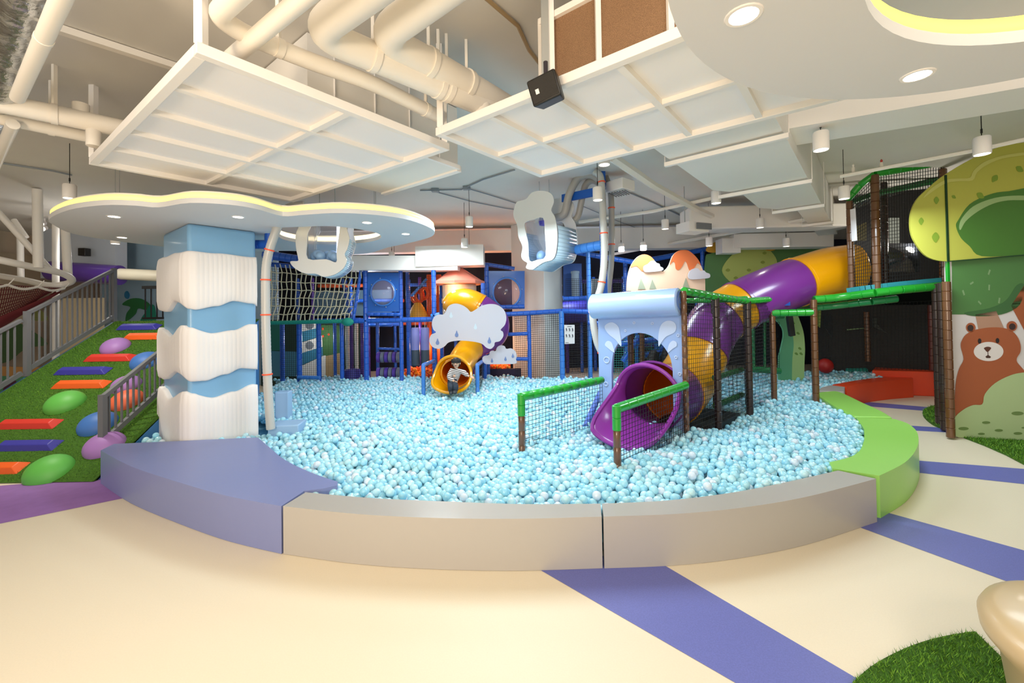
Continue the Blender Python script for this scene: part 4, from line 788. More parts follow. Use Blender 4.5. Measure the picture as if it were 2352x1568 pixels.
netpart(f3, [(1214, 720), (1290, 716), (1291, 872), (1216, 874)], 8.98, 16, 32, .0045); netpart(f3, [(1182, 722), (1212, 720), (1214, 874), (1184, 874)], 8.98, 7, 32, .0045); netpart(f3, [(1294, 718), (1350, 718), (1352, 864), (1294, 870)], 9.0, 13, 32, .003); netpart(f3, [(1300, 640), (1440, 640), (1440, 690), (1300, 684)], 9.5, 30, 10, .004)
t = thing('notice_board', 'white safety notice with six small drawings on the net fence', 'notice', U(1308, 790, 8.82)); MB().prism([U(x, y, 8.84) for x, y in ((1296, 746), (1320, 746), (1320, 789), (1297, 790))], (0, .012, 0)).build('plate', M('notice_white', 'e6e4e2', .5), t, bevel=.003)
m = MB(); ink = M('notice_ink', '4a4a50', .6)
for i in range(3):
    for j in range(2): x, y = 1301+i*7, 758+j*14; m.prism([U(x+a_, y+b_, 8.837) for a_, b_ in ((-1.6, -4), (.3, -5), (1.4, -2), (1.8, 3), (.2, 1), (-1, 4), (-.6, 0))], (0, -.002, 0))
m.prism([U(x, y, 8.837) for x, y in ((1303, 749), (1313, 749), (1313, 750), (1303, 750))], (0, -.002, 0)); m.prism([U(x, y, 8.837) for x, y in ((1299, 786), (1306, 786), (1306, 787), (1299, 787))], (0, -.002, 0)); m.build('drawings', ink, t, plabel='small dark pictograms')
MB().prism([U(x, y, 9.9) for x, y in ((1294, 605), (1336, 605), (1336, 684), (1294, 684))], (0, .05, 0)).build('blue_wall_panel', M('blue_panel2', '174a94', .5), label='deep blue wall panel right of the white pillar', cat='wall panel')
a_, b_ = P2((1322, 628), (1322, 684), 9.7); MB().lathe([(.09, 0), (.09, a_.z-b_.z), (.1, a_.z-b_.z), (.1, a_.z-b_.z+.05), (0, a_.z-b_.z+.07)], b_, 18).build('net_column', M('net_column', '8fa0b0', .7), label='pale netted column beside the deep blue wall panel', cat='column')
m = MB().prism([U(x, y, 9.9) for x, y in ((1360, 640), (1388, 640), (1388, 690), (1360, 690))], (0, .1, 0)); m.build('grey_panel', M('grey_panel', '6f7276', .6), label='grey panel in the dark bay behind the hoses', cat='wall panel')
rq = random.Random(5); fi = thing('inner_play_frame', 'dim blue and violet inner posts and beams deep inside the right blue bay', 'play frame', V((2.6, 11.5, .02)))
for k in range(9): x = 1.1+.42*k; y = 10.6+rq.random()*1.6; MB().foam((x, y, .02), (x, y, 2.7), .05, .3).build('post', [BLUE, M('violet_pole', '4a2f8a', .4), BLUE][k % 3], fi)
for k in range(8): y = 10.6+rq.random()*1.5; z = (.75, 1.35, 1.6, 2.1, 2.5)[k % 5]; x = 1.0+rq.random()*2; MB().foam((x, y, z), (x+1.6, y+.2, z), .05, .3).build('beam', BLUE if k % 2 else M('violet_pole', '4a2f8a', .4), fi)
MB().net((1.0, 10.7, 2.6), (4.6, 10.9, 2.6), (4.6, 10.9, .2), (1.0, 10.7, .2), 50, 34, .004).build('net', M('grey_net', '2b2d2c', .8), fi)
MB().tube([(1.3, 11.6, 1.7), (2.6, 11.7, 1.75), (3.6, 11.6, 1.65)], .3, 20).build('tunnel', M('violet_foam', '3a3596', .5), fi, plabel='violet crawl tunnel')
fj = thing('inner_play_frame', 'dim blue and orange inner posts behind the porthole bay and the rope net', 'play frame', V((-2.6, 11.5, .02)))
for k in range(12): x = -5.6+.45*k; y = 10.9+rq.random()*1.2; MB().foam((x, y, .02), (x, y, 2.7), .045, .3).build('post', [BLUE, M('violet_pole', '4a2f8a', .4), M('orange_pole', 'c8501e', .5) if k > 7 else BLUE][k % 3], fj)
for k in range(9): y = 10.9+rq.random()*1.2; z = (1.45, 1.6, 2.1, 2.5)[k % 4]; x = -5.6+rq.random()*3.5; MB().foam((x, y, z), (x+1.4, y+.1, z), .05, .3).build('beam', BLUE if k % 3 else M('orange_pole', 'c8501e', .5), fj)
MB().box((-4.4, 11.6, 2.05), (2.2, .05, .7)).build('panel', M('inner_panel', '5f7f92', .5), fj, plabel='grey blue panel')
# ================================================================ CLOUD BALL MACHINES
def cloud_machine(label, outer, hole, Y, off, tilt, box, stick, base_mat):
    pl = U(*outer[0], Y); n_ = V((math.sin(tilt), -math.cos(tilt), 0)); c0 = U(sum(p[0] for p in outer)/len(outer), sum(p[1] for p in outer)/len(outer), Y)
    t = thing('cloud_machine', label, 'cloud ball machine', c0); po = [PL(x, y, c0, n_) for x, y in crp(outer, 4, True)]; ph = [PL(x, y, c0, n_) for x, y in crp(hole, 3, True)]
    CLM = M('cloud_pearl', 'dfe0dc', .3, coat=.4, bump=.25, bscale=5); off = V(off)
    MB().prism(po, -n_*.015, [ph]).build('front_board', CLM, t); MB().prism([p+off for p in po], -n_*.015, [[p+off for p in ph]]).build('back_board', CLM, t)
    # pearly bands joining the boards at the bottom and the sides
    m = MB(); N = len(po)
    zs = [p.z for p in po]; zl = min(zs)+.55*(max(zs)-min(zs)); run = [i for i in range(N) if po[i].z < zl and po[(i+1) % N].z < zl]
    for i in run: a1, b1 = po[i], po[(i+1) % N]; e1 = off.normalized()*.03; m.add([a1+e1, b1+e1, b1+off*.95, a1+off*.95], [(0, 1, 2, 3)])
    m.build('band', M('cloud_blue', 'b9d4e4', .25, coat=.5), t, solid=.008)
    q_ = [PL(x, y, c0, n_) for x, y in box]; g = off*.06; MB().prism([p+g for p in q_], off*.86).build('acrylic_box', GLASS, t, plabel='clear acrylic box')
    s0, s1 = [PL(x, y, c0, n_)+off*.45 for x, y in stick]; MB().tube([s0, s1], .018, 8).build('light_tube', M('tube_white', 'dfe8ff', .4, emit=5), t, plabel='white glowing light tube')
    zb = min(p.z for p in q_); bq = [q_[0], q_[1]]; 
    mm_ = MB()
    for k in range(7): p = q_[2].lerp(q_[3], .12+.13*k)+off*(.3+.12*(k % 4)); mm_.ell(p+V((0, 0, .07+.03*(k % 2))), (.07, .07, .07), 14, 10)
    mm_.build('tray', M('tray_blue', '9fc4e6', .3), t, plabel='pale blue bubbly tray at the bottom'); top = q_[0].lerp(q_[1], .5)+off*.5
    for k in (.25, .75): w_ = q_[0].lerp(q_[1], k)+off*.5; MB().tube([w_, V((w_.x, w_.y, ZC-.002))], .006, 5).build('suspension_wire', METAL, t)
    MB().lathe([(.0, -.06), (.08, -.06), (.09, .0), (.0, .0)], top, 18).build('nozzle', base_mat, t); return t, c0, off
o1 = [(690, 480), (684, 500), (686, 519), (679, 540), (680, 569), (684, 590), (684, 599), (667, 600), (671, 610), (685, 621), (703, 628), (724, 628), (743, 635), (763, 632), (779, 624), (791, 612), (796, 596), (791, 584), (797, 570), (802, 548), (796, 523), (798, 500), (790, 480), (740, 470)]
h1 = [(718, 490), (714, 519), (707, 535), (705, 558), (707, 594), (749, 595), (772, 602), (773, 580), (777, 548), (780, 525), (778, 490)]
cloud_machine('white cloud ball machine hanging below the canopy hole', o1, h1, 5.75, (-.06, .4, 0), R(0), [(706, 490), (779, 490), (773, 600), (707, 596)], [(770, 500), (769, 600)], M('nozzle_violet', '4a4ab8', .4))
o2 = [(1180, 482), (1187, 464), (1208, 457), (1222, 442), (1246, 438), (1266, 445), (1272, 463), (1266, 483), (1275, 500), (1280, 535), (1278, 573), (1270, 595), (1249, 602), (1235, 611), (1222, 619), (1208, 615), (1211, 604), (1201, 597), (1197, 586), (1200, 566), (1191, 545), (1188, 518), (1180, 498)]
h2 = [(1205, 512), (1226, 504), (1247, 500), (1251, 530), (1253, 587), (1235, 596), (1216, 598), (1213, 559), (1208, 535)]
t, c0, off = cloud_machine('large white cloud ball machine with hoses left of the blue post', o2, h2, 6.4, (.36, .42, 0), R(-32), [(1204, 505), (1249, 499), (1253, 590), (1214, 600)], [(1233, 510), (1242, 597)], M('nozzle_violet', '4a4ab8', .4))
bp = U(1387, 640, 6.25); t = thing('blue_post', 'tall blue steel post with side arms carrying the cloud machine hoses', 'post', V((bp.x, bp.y, .02)))
MB().bar(V((bp.x, bp.y, .02)), V((bp.x, bp.y, ZC)), .085, .085, (0, 1, 0)).build('upright', M('blue_steel', '1d5cb8', .4), t); a_ = U(1292, 456, 6.75); b_ = U(1385, 437, 6.25); MB().bar(a_, b_, .05, .12).build('arm', M('blue_steel', '1d5cb8', .4), t); a_ = U(1296, 578, 6.8); b_ = U(1385, 562, 6.25); MB().foam(a_, b_, .075).build('padded_arm', LBLUE, t)
hose('ball_hose', [U(1366, 395, 6.1), U(1380, 412, 6.05), U(1385, 500, 6.0), U(1388, 590, 6.0), U(1380, 660, 6.0), U(1362, 715, 6.0), U(1370, 780, 6.0), U(1388, 830, 6.0), U(1384, 895, 6.0)], .05, 'white corrugated hose running down the blue post into the balls', (.14, .3, .48, .56, .82), M('ribbed_hose', 'c8c6c0', .3, coat=.2), TIE)
hose('ball_hose', [U(1388, 400, 6.45), U(1402, 440, 6.42), U(1405, 520, 6.42), U(1404, 600, 6.42), U(1398, 660, 6.42), U(1394, 740, 6.42)], .045, 'smooth grey hose hanging behind the corrugated hose at the blue post', (.3, .5), M('grey_hose', 'b0aca4', .4), TIE, rib=False)
hose('ball_hose', [U(1385, 420, 6.35), U(1360, 402, 6.4), U(1330, 408, 6.5), U(1308, 445, 6.55), U(1296, 490, 6.6), U(1276, 500, 6.7)], .06, 'outer grey hose looping from the blue post top to the cloud machine', (), M('grey_hose', 'b0aca4', .4), TIE, rib=False)
hose('ball_hose', [U(1390, 432, 6.4), U(1365, 415, 6.5), U(1345, 425, 6.6), U(1335, 465, 6.7), U(1325, 500, 6.75), U(1300, 515, 6.8)], .05, 'inner grey hose looping from the blue post top to the cloud machine', (), M('grey_hose', 'b0aca4', .4), TIE, rib=False)
# ================================================================ PEAKS BOARD, GREEN TREE BOARDS
YK = 8.5; t = thing('peaks_board', 'board cut as two orange-capped cream peaks above the slide arch', 'scenery board', U(1530, 665, YK))
pk = [(1439, 668), (1441, 640), (1447, 616), (1456, 599), (1467, 588), (1480, 584), (1493, 588), (1504, 599), (1512, 612), (1521, 623), (1530, 618), (1537, 608), (1545, 588), (1556, 577), (1569, 574), (1582, 576), (1595, 586), (1604, 597), (1612, 614), (1619, 636), (1620, 668)]
PEACH = M('peach', 'f0cdb0', .6); OC = M('peak_orange', 'e2743c', .6)
MB().prism([U(x, y, YK) for x, y in crp(pk, 4)], (0, .04, 0)).build('board', PEACH, t)
for x in (1460, 1600): p_ = U(x, 660, YK+.08); MB().bar((p_.x, p_.y, .02), (p_.x, p_.y, p_.z+.15), .05, .05, (0, 1, 0)).build('support_post', BLUE, t)
def lay(px, mat, nm, k=1, n=3): MB().prism([U(x, y, YK-.006*k) for x, y in crp(px, n, True)], (0, -.005, 0)).build(nm, mat, t)
lay([(1448, 614), (1456, 599), (1467, 588), (1480, 584), (1493, 588), (1503, 598), (1497, 600), (1487, 610), (1478, 622), (1472, 621), (1462, 611)], OC, 'left_cap')
lay([(1538, 608), (1545, 588), (1556, 577), (1569, 574), (1582, 576), (1595, 586), (1604, 597), (1610, 610), (1603, 604), (1597, 611), (1590, 621), (1583, 620), (1578, 606), (1573, 600), (1567, 611), (1559, 620), (1552, 617), (1550, 604), (1545, 601)], OC, 'right_cap')
for px in ([(1465, 664), (1472, 638), (1483, 664)], [(1491, 664), (1498, 641), (1508, 664)], [(1566, 665), (1575, 638), (1585, 665)]): MB().prism([U(x, y, YK-.006) for x, y in px], (0, -.005, 0)).build('little_tree', M('peak_tree', 'a3a890', .6), t)
for cl in ([(1480, 624), (1478, 612), (1488, 606), (1494, 600), (1502, 599), (1508, 604), (1514, 606), (1516, 612), (1522, 615), (1521, 621), (1500, 624)], [(1584, 641), (1580, 632), (1584, 622), (1592, 617), (1602, 616), (1608, 622), (1616, 621), (1621, 626), (1629, 629), (1630, 636), (1624, 639), (1604, 641)]):
    MB().prism([U(x, y, YK-.03) for x, y in crp(cl, 3, True)], (0, -.02, 0)).build('cloud', WCL, t)
YG = 9.7; t = thing('tree_board', 'green tree scenery board with pale round crown left of the purple slide', 'scenery board', U(1720, 665, YG))
def bl(px, mat, nm, k, n=4): MB().prism([U(x, y, YG-.03*k) for x, y in crp(px, n, True)], (0, .02, 0)).build(nm, mat, t)
bl([(1620, 600), (1632, 582), (1680, 578), (1800, 570), (1900, 560), (1910, 640), (1890, 720), (1700, 720), (1620, 715)], M('board_green', '5f8a52', .6), 'board', 0)
bl([(1659, 621), (1669, 599), (1690, 579), (1716, 569), (1744, 568), (1766, 573), (1784, 597), (1778, 620), (1740, 640), (1690, 650), (1671, 641)], M('crown_lime', 'c3cd72', .6), 'crown', 1)
for x, y in ((1756, 581), (1752, 602), (1672, 620), (1690, 638), (1720, 620)): MB().prism([U(x+a_, y+b_, YG-.05) for a_, b_ in crp([(-5, 0), (0, -3.5), (5, 0), (0, 3.5)], 3, True)], (0, -.005, 0)).build('leaf', M('leaf_olive', '9aa84c', .6), t)
for px, lab in (([(1622, 572), (1634, 560), (1650, 555), (1660, 566), (1655, 576), (1640, 580), (1626, 578)], 'yellow rounded board peeking over the green boards, left one'), ([(1742, 562), (1760, 558), (1780, 562), (1782, 572), (1770, 576), (1756, 572)], 'yellow rounded board peeking over the green boards, right one')):
    MB().prism([U(x, y, YG-.06) for x, y in crp(px, 4, True)], (0, .02, 0)).build('leaf_board', M('leaf_yellow', 'e0a63a', .6), label=lab, cat='scenery board')
YS = 8.35; t = thing('trunk_board', 'two-tone green curved tree trunk board standing behind the balls', 'scenery board', U(1818, 862, YS))
lft = [(1772, 724), (1795, 749), (1800, 769), (1795, 797), (1789, 825), (1789, 870), (1791, 915)]; mdl = [(1800, 722), (1817, 755), (1823, 788), (1820, 825), (1819, 870), (1820, 915)]; rgt = [(1832, 722), (1845, 760), (1849, 797), (1848, 830), (1847, 870), (1848, 915)]
MB().prism([U(x, y, YS) for x, y in crp(lft)+crp(mdl)[::-1]], (0, .04, 0)).build('teal_half', M('trunk_teal', '63ad82', .6), t, plabel='teal green half'); MB().prism([U(x, y, YS) for x, y in crp(mdl)+crp(rgt)[::-1]], (0, .04, 0)).build('pale_half', M('trunk_pale', 'a9d08a', .6), t, plabel='pale green half with leaves')  # two-tone board: teal half and pale half
for x, y in ((1822, 741), (1833, 765), (1837, 800), (1829, 812), (1840, 812)): MB().prism([U(x+a_, y+b_, YS-.002) for a_, b_ in crp([(-4, -1), (0, -3), (4, 2), (0, 3)], 3, True)], (0, -.004, 0)).build('leaf', M('leaf_green', '6f9a4e', .6), t)
# ================================================================ SLIDE ARCH
def k3(x, y): return 1150+x/3.266, 620+y/3.266
AR = G(1575, 988, .33); AR.z = 0; AL = AR+BX*1.1; AD = (AR-AL).normalized(); AN = V((AD.y, -AD.x, 0))
if AN.y > 0: AN = -AN
def onA(px, k=0): return [PL(x, y, AR+AN*k, AN) for x, y in px]
t = thing('slide_arch', 'pale blue arch panel with curled wave roll on top, over the purple slide mouth', 'arch panel', AL.lerp(AR, .5))
VB = M('arch_blue', '93aede', .35, coat=.15); VB2 = M('arch_splash', 'bccbe8', .45)
hole = crp([k3(*p) for p in [(832, 760), (836, 680), (850, 610), (890, 540), (960, 487), (1040, 472), (1120, 490), (1190, 540), (1240, 600), (1275, 670), (1290, 760)]], 4)
out = onA([(1381, 718), (1566, 706)]); hp = onA(hole); lo = .05
pts = [V((AL.x, AL.y, lo)), out[0], out[1], V((AR.x, AR.y, lo))]
hr = hp[-1]; hl = hp[0]; poly = [V((AL.x, AL.y, lo)), V((AL.x, AL.y, out[0].z)), V((AR.x, AR.y, out[1].z)), V((AR.x, AR.y, lo)), V((hr.x, hr.y, lo))]+hp[::-1]+[V((hl.x, hl.y, lo))]
MB().prism(poly, -AN*.05).build('panel', VB, t, bevel=.004, plabel='pale blue arch panel')
r0 = PL(1362, 704, AR+AN*.04, AN); r1 = PL(1562, 693, AR+AN*.04, AN); MB().lathe([(.15, 0), (.165, .015), (.165, (r1-r0).length-.015), (.15, (r1-r0).length)], r0, 40, (r1-r0).normalized()).build('wave_roll', M('roll_blue', '9fb8e4', .25, coat=.6), t, plabel='glossy rolled wave along the top')
m = MB(); d_ = (r1-r0).normalized(); sp_ = [r1+d_*.004+(V((0, 0, 1))*math.cos(a_)+AN*math.sin(a_))*(.125-.012*a_) for a_ in [i*.35 for i in range(26)]]; m.tube(sp_, .008, 6); m.build('curl', M('curl_blue', '4f6fae', .4), t, plabel='darker spiral curl on the roll end')
def spl(px, nm='splash'): MB().prism(onA(crp([k3(*p) for p in px], 4, True), .003), AN*.004).build(nm, VB2, t)
spl([(780, 430), (800, 402), (840, 392), (880, 420), (895, 470), (905, 570), (860, 520), (810, 480)]); spl([(1185, 570), (1185, 480), (1205, 410), (1250, 380), (1300, 390), (1318, 430), (1300, 470), (1240, 500), (1205, 545)])
spl([(782, 560), (800, 532), (830, 540), (845, 575), (852, 618), (805, 585)]); spl([(1253, 618), (1262, 560), (1290, 530), (1318, 540), (1320, 570), (1290, 590)])
for x, y, r in ((1000, 396, 8), (1137, 400, 8), (795, 675, 22), (1330, 490, 9), (1315, 655, 9), (1343, 780, 10), (790, 855, 14), (935, 455, 7)):
    c = onA([k3(x, y)], .004)[0]; rr_ = r/3.266*c.y/F; MB().tube([c+(AD*math.cos(a_)+V((0, 0, 1))*math.sin(a_))*rr_ for a_ in [i*2*PI/20 for i in range(20)]], .006, 5, closed=True).build('bubble', VB2, t)
# rails beside the mouth
def rail(lab, pn, pf, nb):
    a_ = U(*pn); b_ = U(*pf); t = thing('slide_rail', lab, 'netted rail', V((a_.x, a_.y, .02))); MB().foam(V((a_.x, a_.y, .02)), V((a_.x, a_.y, a_.z-.2)), .036, .14).build('post', BROWN, t, plabel='brown padded post')
    MB().foam(V((a_.x, a_.y, a_.z-.2)), V((a_.x, a_.y, a_.z+.03)), .042, .12).build('post_cap', GREEN, t, plabel='green upper post sleeve'); MB().foam(a_, b_, .046, .16).build('rail', GREEN, t, plabel='green padded top rail')
    z0 = .30; MB().net(a_-V((0, 0, .05)), b_-V((0, 0, .05)), V((b_.x, b_.y, z0)), V((a_.x, a_.y, z0)), 27, 11, .0028).build('net', NETK, t)
rail('green-topped netted rail left of the purple slide mouth', (1197, 911, 4.49), (1383, 872, 5.46), 34)
rail('green-topped netted rail right of the purple slide mouth, nearest the front', (1416, 938, 3.92), (1575, 884, 4.86), 34)
a_ = G(1344, 968, .33); b_ = G(1380, 935, .33); MB().foam(V((a_.x, a_.y, .26)), V((b_.x, b_.y, .55)), .04, .3).build('base_bar', M('base_blue', '5b78c8', .4), label='short slanted blue bar at the left foot of the slide arch', cat='bar')
# ================================================================ BIG TUBE SLIDE
BP = [U(1962, 617, 7.2), U(1905, 624, 7.25), U(1828, 648, 7.2), U(1765, 672, 7.1), U(1699, 702, 7.05), U(1647, 738, 6.95), U(1614, 792, 6.75), U(1590, 850, 6.5), U(1560, 892, 6.15), U(1532, 908, 5.7), U(1497, 908, 5.25)]
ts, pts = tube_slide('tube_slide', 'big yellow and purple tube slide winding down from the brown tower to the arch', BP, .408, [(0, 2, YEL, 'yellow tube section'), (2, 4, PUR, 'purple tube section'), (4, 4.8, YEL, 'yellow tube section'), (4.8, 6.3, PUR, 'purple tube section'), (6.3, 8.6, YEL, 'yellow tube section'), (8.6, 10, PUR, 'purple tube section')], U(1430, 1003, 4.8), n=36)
slide_mouth(ts, pts[-1], V((-.70, -.72, -.17)), .36, M('purple_mouth', '8d3596', .25, coat=.5), .72, 'purple flared slide mouth')
p = pts[28]; MB().bar(p+V((.05, -.3, -.42)), p+V((.12, -.25, -.75)), .08, .06, (0, 1, 0)).build('support', M('dark_brace', '1c1c1c', .5), ts, plabel='dark slanted brace'); MB().box(p+V((-.03, -.37, -.16)), (.1, .02, .2)).build('bracket', M('bracket_blue', '1c4fa8', .4), ts, plabel='blue bracket')
# ================================================================ NETTED CAGE BEHIND THE ARCH
gp = {'P': G(1577, 990, .33), 'm': G(1650, 960, .33), 'q': G(1722, 926, .33), 'e': G(1778, 910, .33)}
t = thing('net_cage', 'netted cage of brown posts and green top rails beside the slide arch', 'net cage', V((gp['m'].x, gp['m'].y, .02)))
tz = {'P': U(1570, 668, gp['P'].y), 'm': U(1643, 681, gp['m'].y), 'q': U(1716, 691, gp['q'].y), 'e': U(1768, 687, gp['e'].y)}
for k, mt, r in (('P', BROWN, .034), ('m', DBROWN, .045), ('q', DBROWN, .05), ('e', BROWN, .045)): MB().foam(V((gp[k].x, gp[k].y, .02)), V((gp[k].x, gp[k].y, tz[k].z)), r, .13).build('post', mt, t)
for a_, b_ in (('P', 'm'), ('m', 'q'), ('q', 'e')):
    A1 = V((gp[a_].x, gp[a_].y, tz[a_].z)); B1 = V((gp[b_].x, gp[b_].y, tz[b_].z)); MB().foam(A1, B1, .048, .16).build('rail', GREEN, t, plabel='green padded top rail')
    A0 = V((A1.x, A1.y, .25)); B0 = V((B1.x, B1.y, .25)); MB().net(A1, B1, B0, A0, max(8, round((B1-A1).length/.05)), 32, .0032).build('net', NETK, t)
bk = {k: gp[k]+V((-.85, .95, 0)) for k in ('m', 'q')}
for k in ('m', 'q'): MB().foam(V((bk[k].x, bk[k].y, .02)), V((bk[k].x, bk[k].y, 1.9)), .045, .13).build('post', DBROWN, t)
x1 = V((gp['q'].x-.35, gp['q'].y+.3, 0)); MB().foam(x1+V((0, 0, .02)), x1+V((0, 0, 1.88)), .05, .13).build('post', DBROWN, t)
for z in (.42, .8): MB().foam(V((gp['m'].x+.1, gp['m'].y+.3, z)), V((gp['q'].x, gp['q'].y+.2, z)), .04, .16).build('cross_rail', M('dark_green_foam', '1d5a2c', .4), t)
for A1, B1 in ((bk['m'], bk['q']), (bk['q'], gp['q'])):
    MB().foam(V((A1.x, A1.y, 1.88)), V((B1.x, B1.y, 1.88)), .045, .16).build('rail', GREEN, t); MB().net(V((A1.x, A1.y, 1.86)), V((B1.x, B1.y, 1.86)), V((B1.x, B1.y, .3)), V((A1.x, A1.y, .3)), 22, 28, .004).build('net', NETK, t)
p = G(1474, 850, .9); 
t = thing('net_cage', 'dark brown and blue netted frame seen through the slide arch', 'net cage', U(1474, 850, 8.2))
a_ = U(1474, 770, 8.2); MB().foam(V((a_.x, a_.y, .02)), a_+V((0, 0, .2)), .05, .13).build('post', BROWN, t)
for q0, q1, mt in (((1430, 830), (1470, 770), BLUE), ((1488, 850), (1530, 780), BLUE), ((1480, 815), (1540, 800), BLUE), ((1425, 790), (1550, 775), BLUE)): a_, b_ = P2(q0, q1, 8.3); MB().foam(a_, b_, .06, .2).build('brace', mt, t)
netpart(t, [(1400, 700), (1560, 700), (1560, 860), (1400, 860)], 8.25, 30, 30, .004, M('teal_net', '2f8a80', .7))
for x, y, lab in ((1498, 830, 'left of two black rollers seen through the slide arch'), (1530, 822, 'right of two black rollers seen through the slide arch')): p = U(x, y, 8.0); MB().lathe([(.0, -.22), (.09, -.2), (.11, 0), (.09, .2), (0, .22)], p, 16, (.3, 0, 1)).build('roller', DARK, label=lab, cat='roller')
# green low gate between cage and tower
tw = V((G(1874, 915, .33).x, G(1874, 915, .33).y, 0))
t = thing('green_crossbar', 'green padded crossbar linking the cage post to the brown tower post', 'padded bar', U(1820, 718, 6.7)); a_ = U(1772, 719, gp['e'].y); b_ = U(1868, 717, tw.y); MB().foam(a_, b_, .055, .12).build('bar', GREEN, t)
t = thing('green_net_frame', 'dark green netted frame behind the cage, left of the curved trunk board', 'net frame', U(1750, 860, 8.2))
for q0, q1, Y, r in (((1725, 735), (1768, 735), 8.2, .05), ((1728, 848), (1792, 852), 8.1, .06), ((1730, 740), (1732, 850), 8.2, .03), ((1756, 740), (1757, 850), 8.2, .025), ((1722, 728), (1800, 726), 8.25, .05)): a_, b_ = P2(q0, q1, Y); MB().foam(a_, b_, r, .14).build('bar', M('green_foam_dark', '1f7f45', .35, coat=.4), t)
netpart(t, [(1728, 740), (1790, 740), (1790, 850), (1728, 850)], 8.2, 16, 22, .004)
# ================================================================ BROWN AND GREEN TOWER
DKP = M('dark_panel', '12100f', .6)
t = thing('forest_tower', 'brown and green padded two storey tower behind the tree crown board', 'play tower', V((5.4, 6.2, .02)))
def tp(nm, a_, Ya, b_, Yb, r, mt, seg=.13, lab=None): MB().foam(U(*a_, Ya), U(*b_, Yb), r, seg).build(nm, mt, t, plabel=lab)
MB().foam(V((tw.x, tw.y, .02)), V((tw.x, tw.y, U(1870, 688, tw.y).z)), .048, .13).build('post', BROWN, t)
tp('post', (1951, 462), 6.6, (1956, 664), 6.6, .045, BROWN); tp('post', (2009, 402), 6.35, (2014, 668), 6.35, .055, BROWN); tp('post', (2030, 420), 7.0, (2034, 660), 7.0, .05, DBROWN); tp('post', (2165, 388), 6.3, (2167, 655), 6.3, .05, BROWN)
for px, Y, mt in ((2148, 6.1, DBROWN), (2160, 5.85, DBROWN), (2173, 5.52, BROWN)):
    a_ = U(px, 640, Y); MB().foam(V((a_.x, a_.y, .02)), V((a_.x, a_.y, 2.05)), .046, .13).build('post', mt, t)
dk = cr([U(1869, 688, 6.7), U(1915, 684, 6.65), U(1955, 679, 6.55), U(2010, 672, 6.3), U(2070, 665, 6.2), U(2168, 656, 6.1)], 5)
for i in range(0, len(dk)-1, 5): MB().foam(dk[i], dk[min(i+5, len(dk)-1)], .062, .15).build('deck_beam', GREEN, t, plabel='glossy green padded deck beam')
for i in range(0, len(dk)-6, 5): MB().foam(dk[i]+V((.05, .12, -.13)), dk[min(i+5, len(dk)-1)]+V((.05, .12, -.13)), .055, .15).build('deck_beam', M('green_foam_dark', '1f7f45', .35, coat=.4), t)
m = MB()
for i in range(10, len(dk)-1): m.bar(dk[i]+V((.02, .09, .085)), dk[i+1]+V((.02, .09, .085)), .1, .07)
m.build('deck_mat', M('teal_mat', '2a8f9c', .5), t, plabel='teal mat edge')
top = [U(1946, 460, 6.65), U(1975, 425, 6.5), U(2010, 400, 6.35), U(2090, 385, 6.3), U(2170, 371, 6.25), U(2245, 358, 6.2)]
for a_, b_ in zip(top[:-1], top[1:]): MB().foam(a_, b_, .052, .15).build('top_rail', GREEN, t, plabel='green padded top rail')
lo2 = [U(1950, 466, 7.0), U(2010, 445, 6.9), U(2160, 412, 6.8)]
for a_, b_ in zip(lo2[:-1], lo2[1:]): MB().foam(a_, b_, .05, .15).build('inner_rail', M('dark_green_foam', '1d5a2c', .4), t)
MB().net(U(1951, 465, 6.58), U(2010, 405, 6.33), U(2014, 668, 6.33), U(1956, 664, 6.58), 12, 30, .0045).build('net', NETK, t); MB().net(U(2012, 402, 6.33), U(2168, 380, 6.28), U(2168, 655, 6.28), U(2015, 668, 6.33), 26, 34, .0045).build('net', NETK, t)
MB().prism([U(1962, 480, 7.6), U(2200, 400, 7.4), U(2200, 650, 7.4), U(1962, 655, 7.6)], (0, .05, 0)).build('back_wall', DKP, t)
MB().prism([U(x, y, 7.5) for x, y in ((2022, 500), (2066, 500), (2066, 560), (2022, 560))], (0, .02, 0)).build('grey_screen', M('screen_grey', '8a8f88', .5), t); MB().surf(lambda u, v: U(2028+84*u, 558+66*v, 7.0)+V((0, -.16*math.sin(PI*u)*math.sin(PI*v), 0)), 16, 10).build('bubble_window', M('bubble_dark', '2c2f36', .06, coat=1, spec=1), t, plabel='dark shiny bubble window')
MB().prism([U(x, y, 6.9) for x, y in ((1966, 520), (1990, 510), (1990, 552), (1970, 553))], (0, .02, 0)).build('beige_screen', M('screen_beige', '9a8f6a', .5), t)
MB().prism([U(1953, 481, 6.25), U(1965, 478, 6.2), U(1969, 552, 6.2), U(1957, 554, 6.25)], (0, .006, 0)).build('white_sign', M('sign_white', 'e2e0e4', .5), label='narrow white sign behind the net near the top of the brown tower', cat='sign')
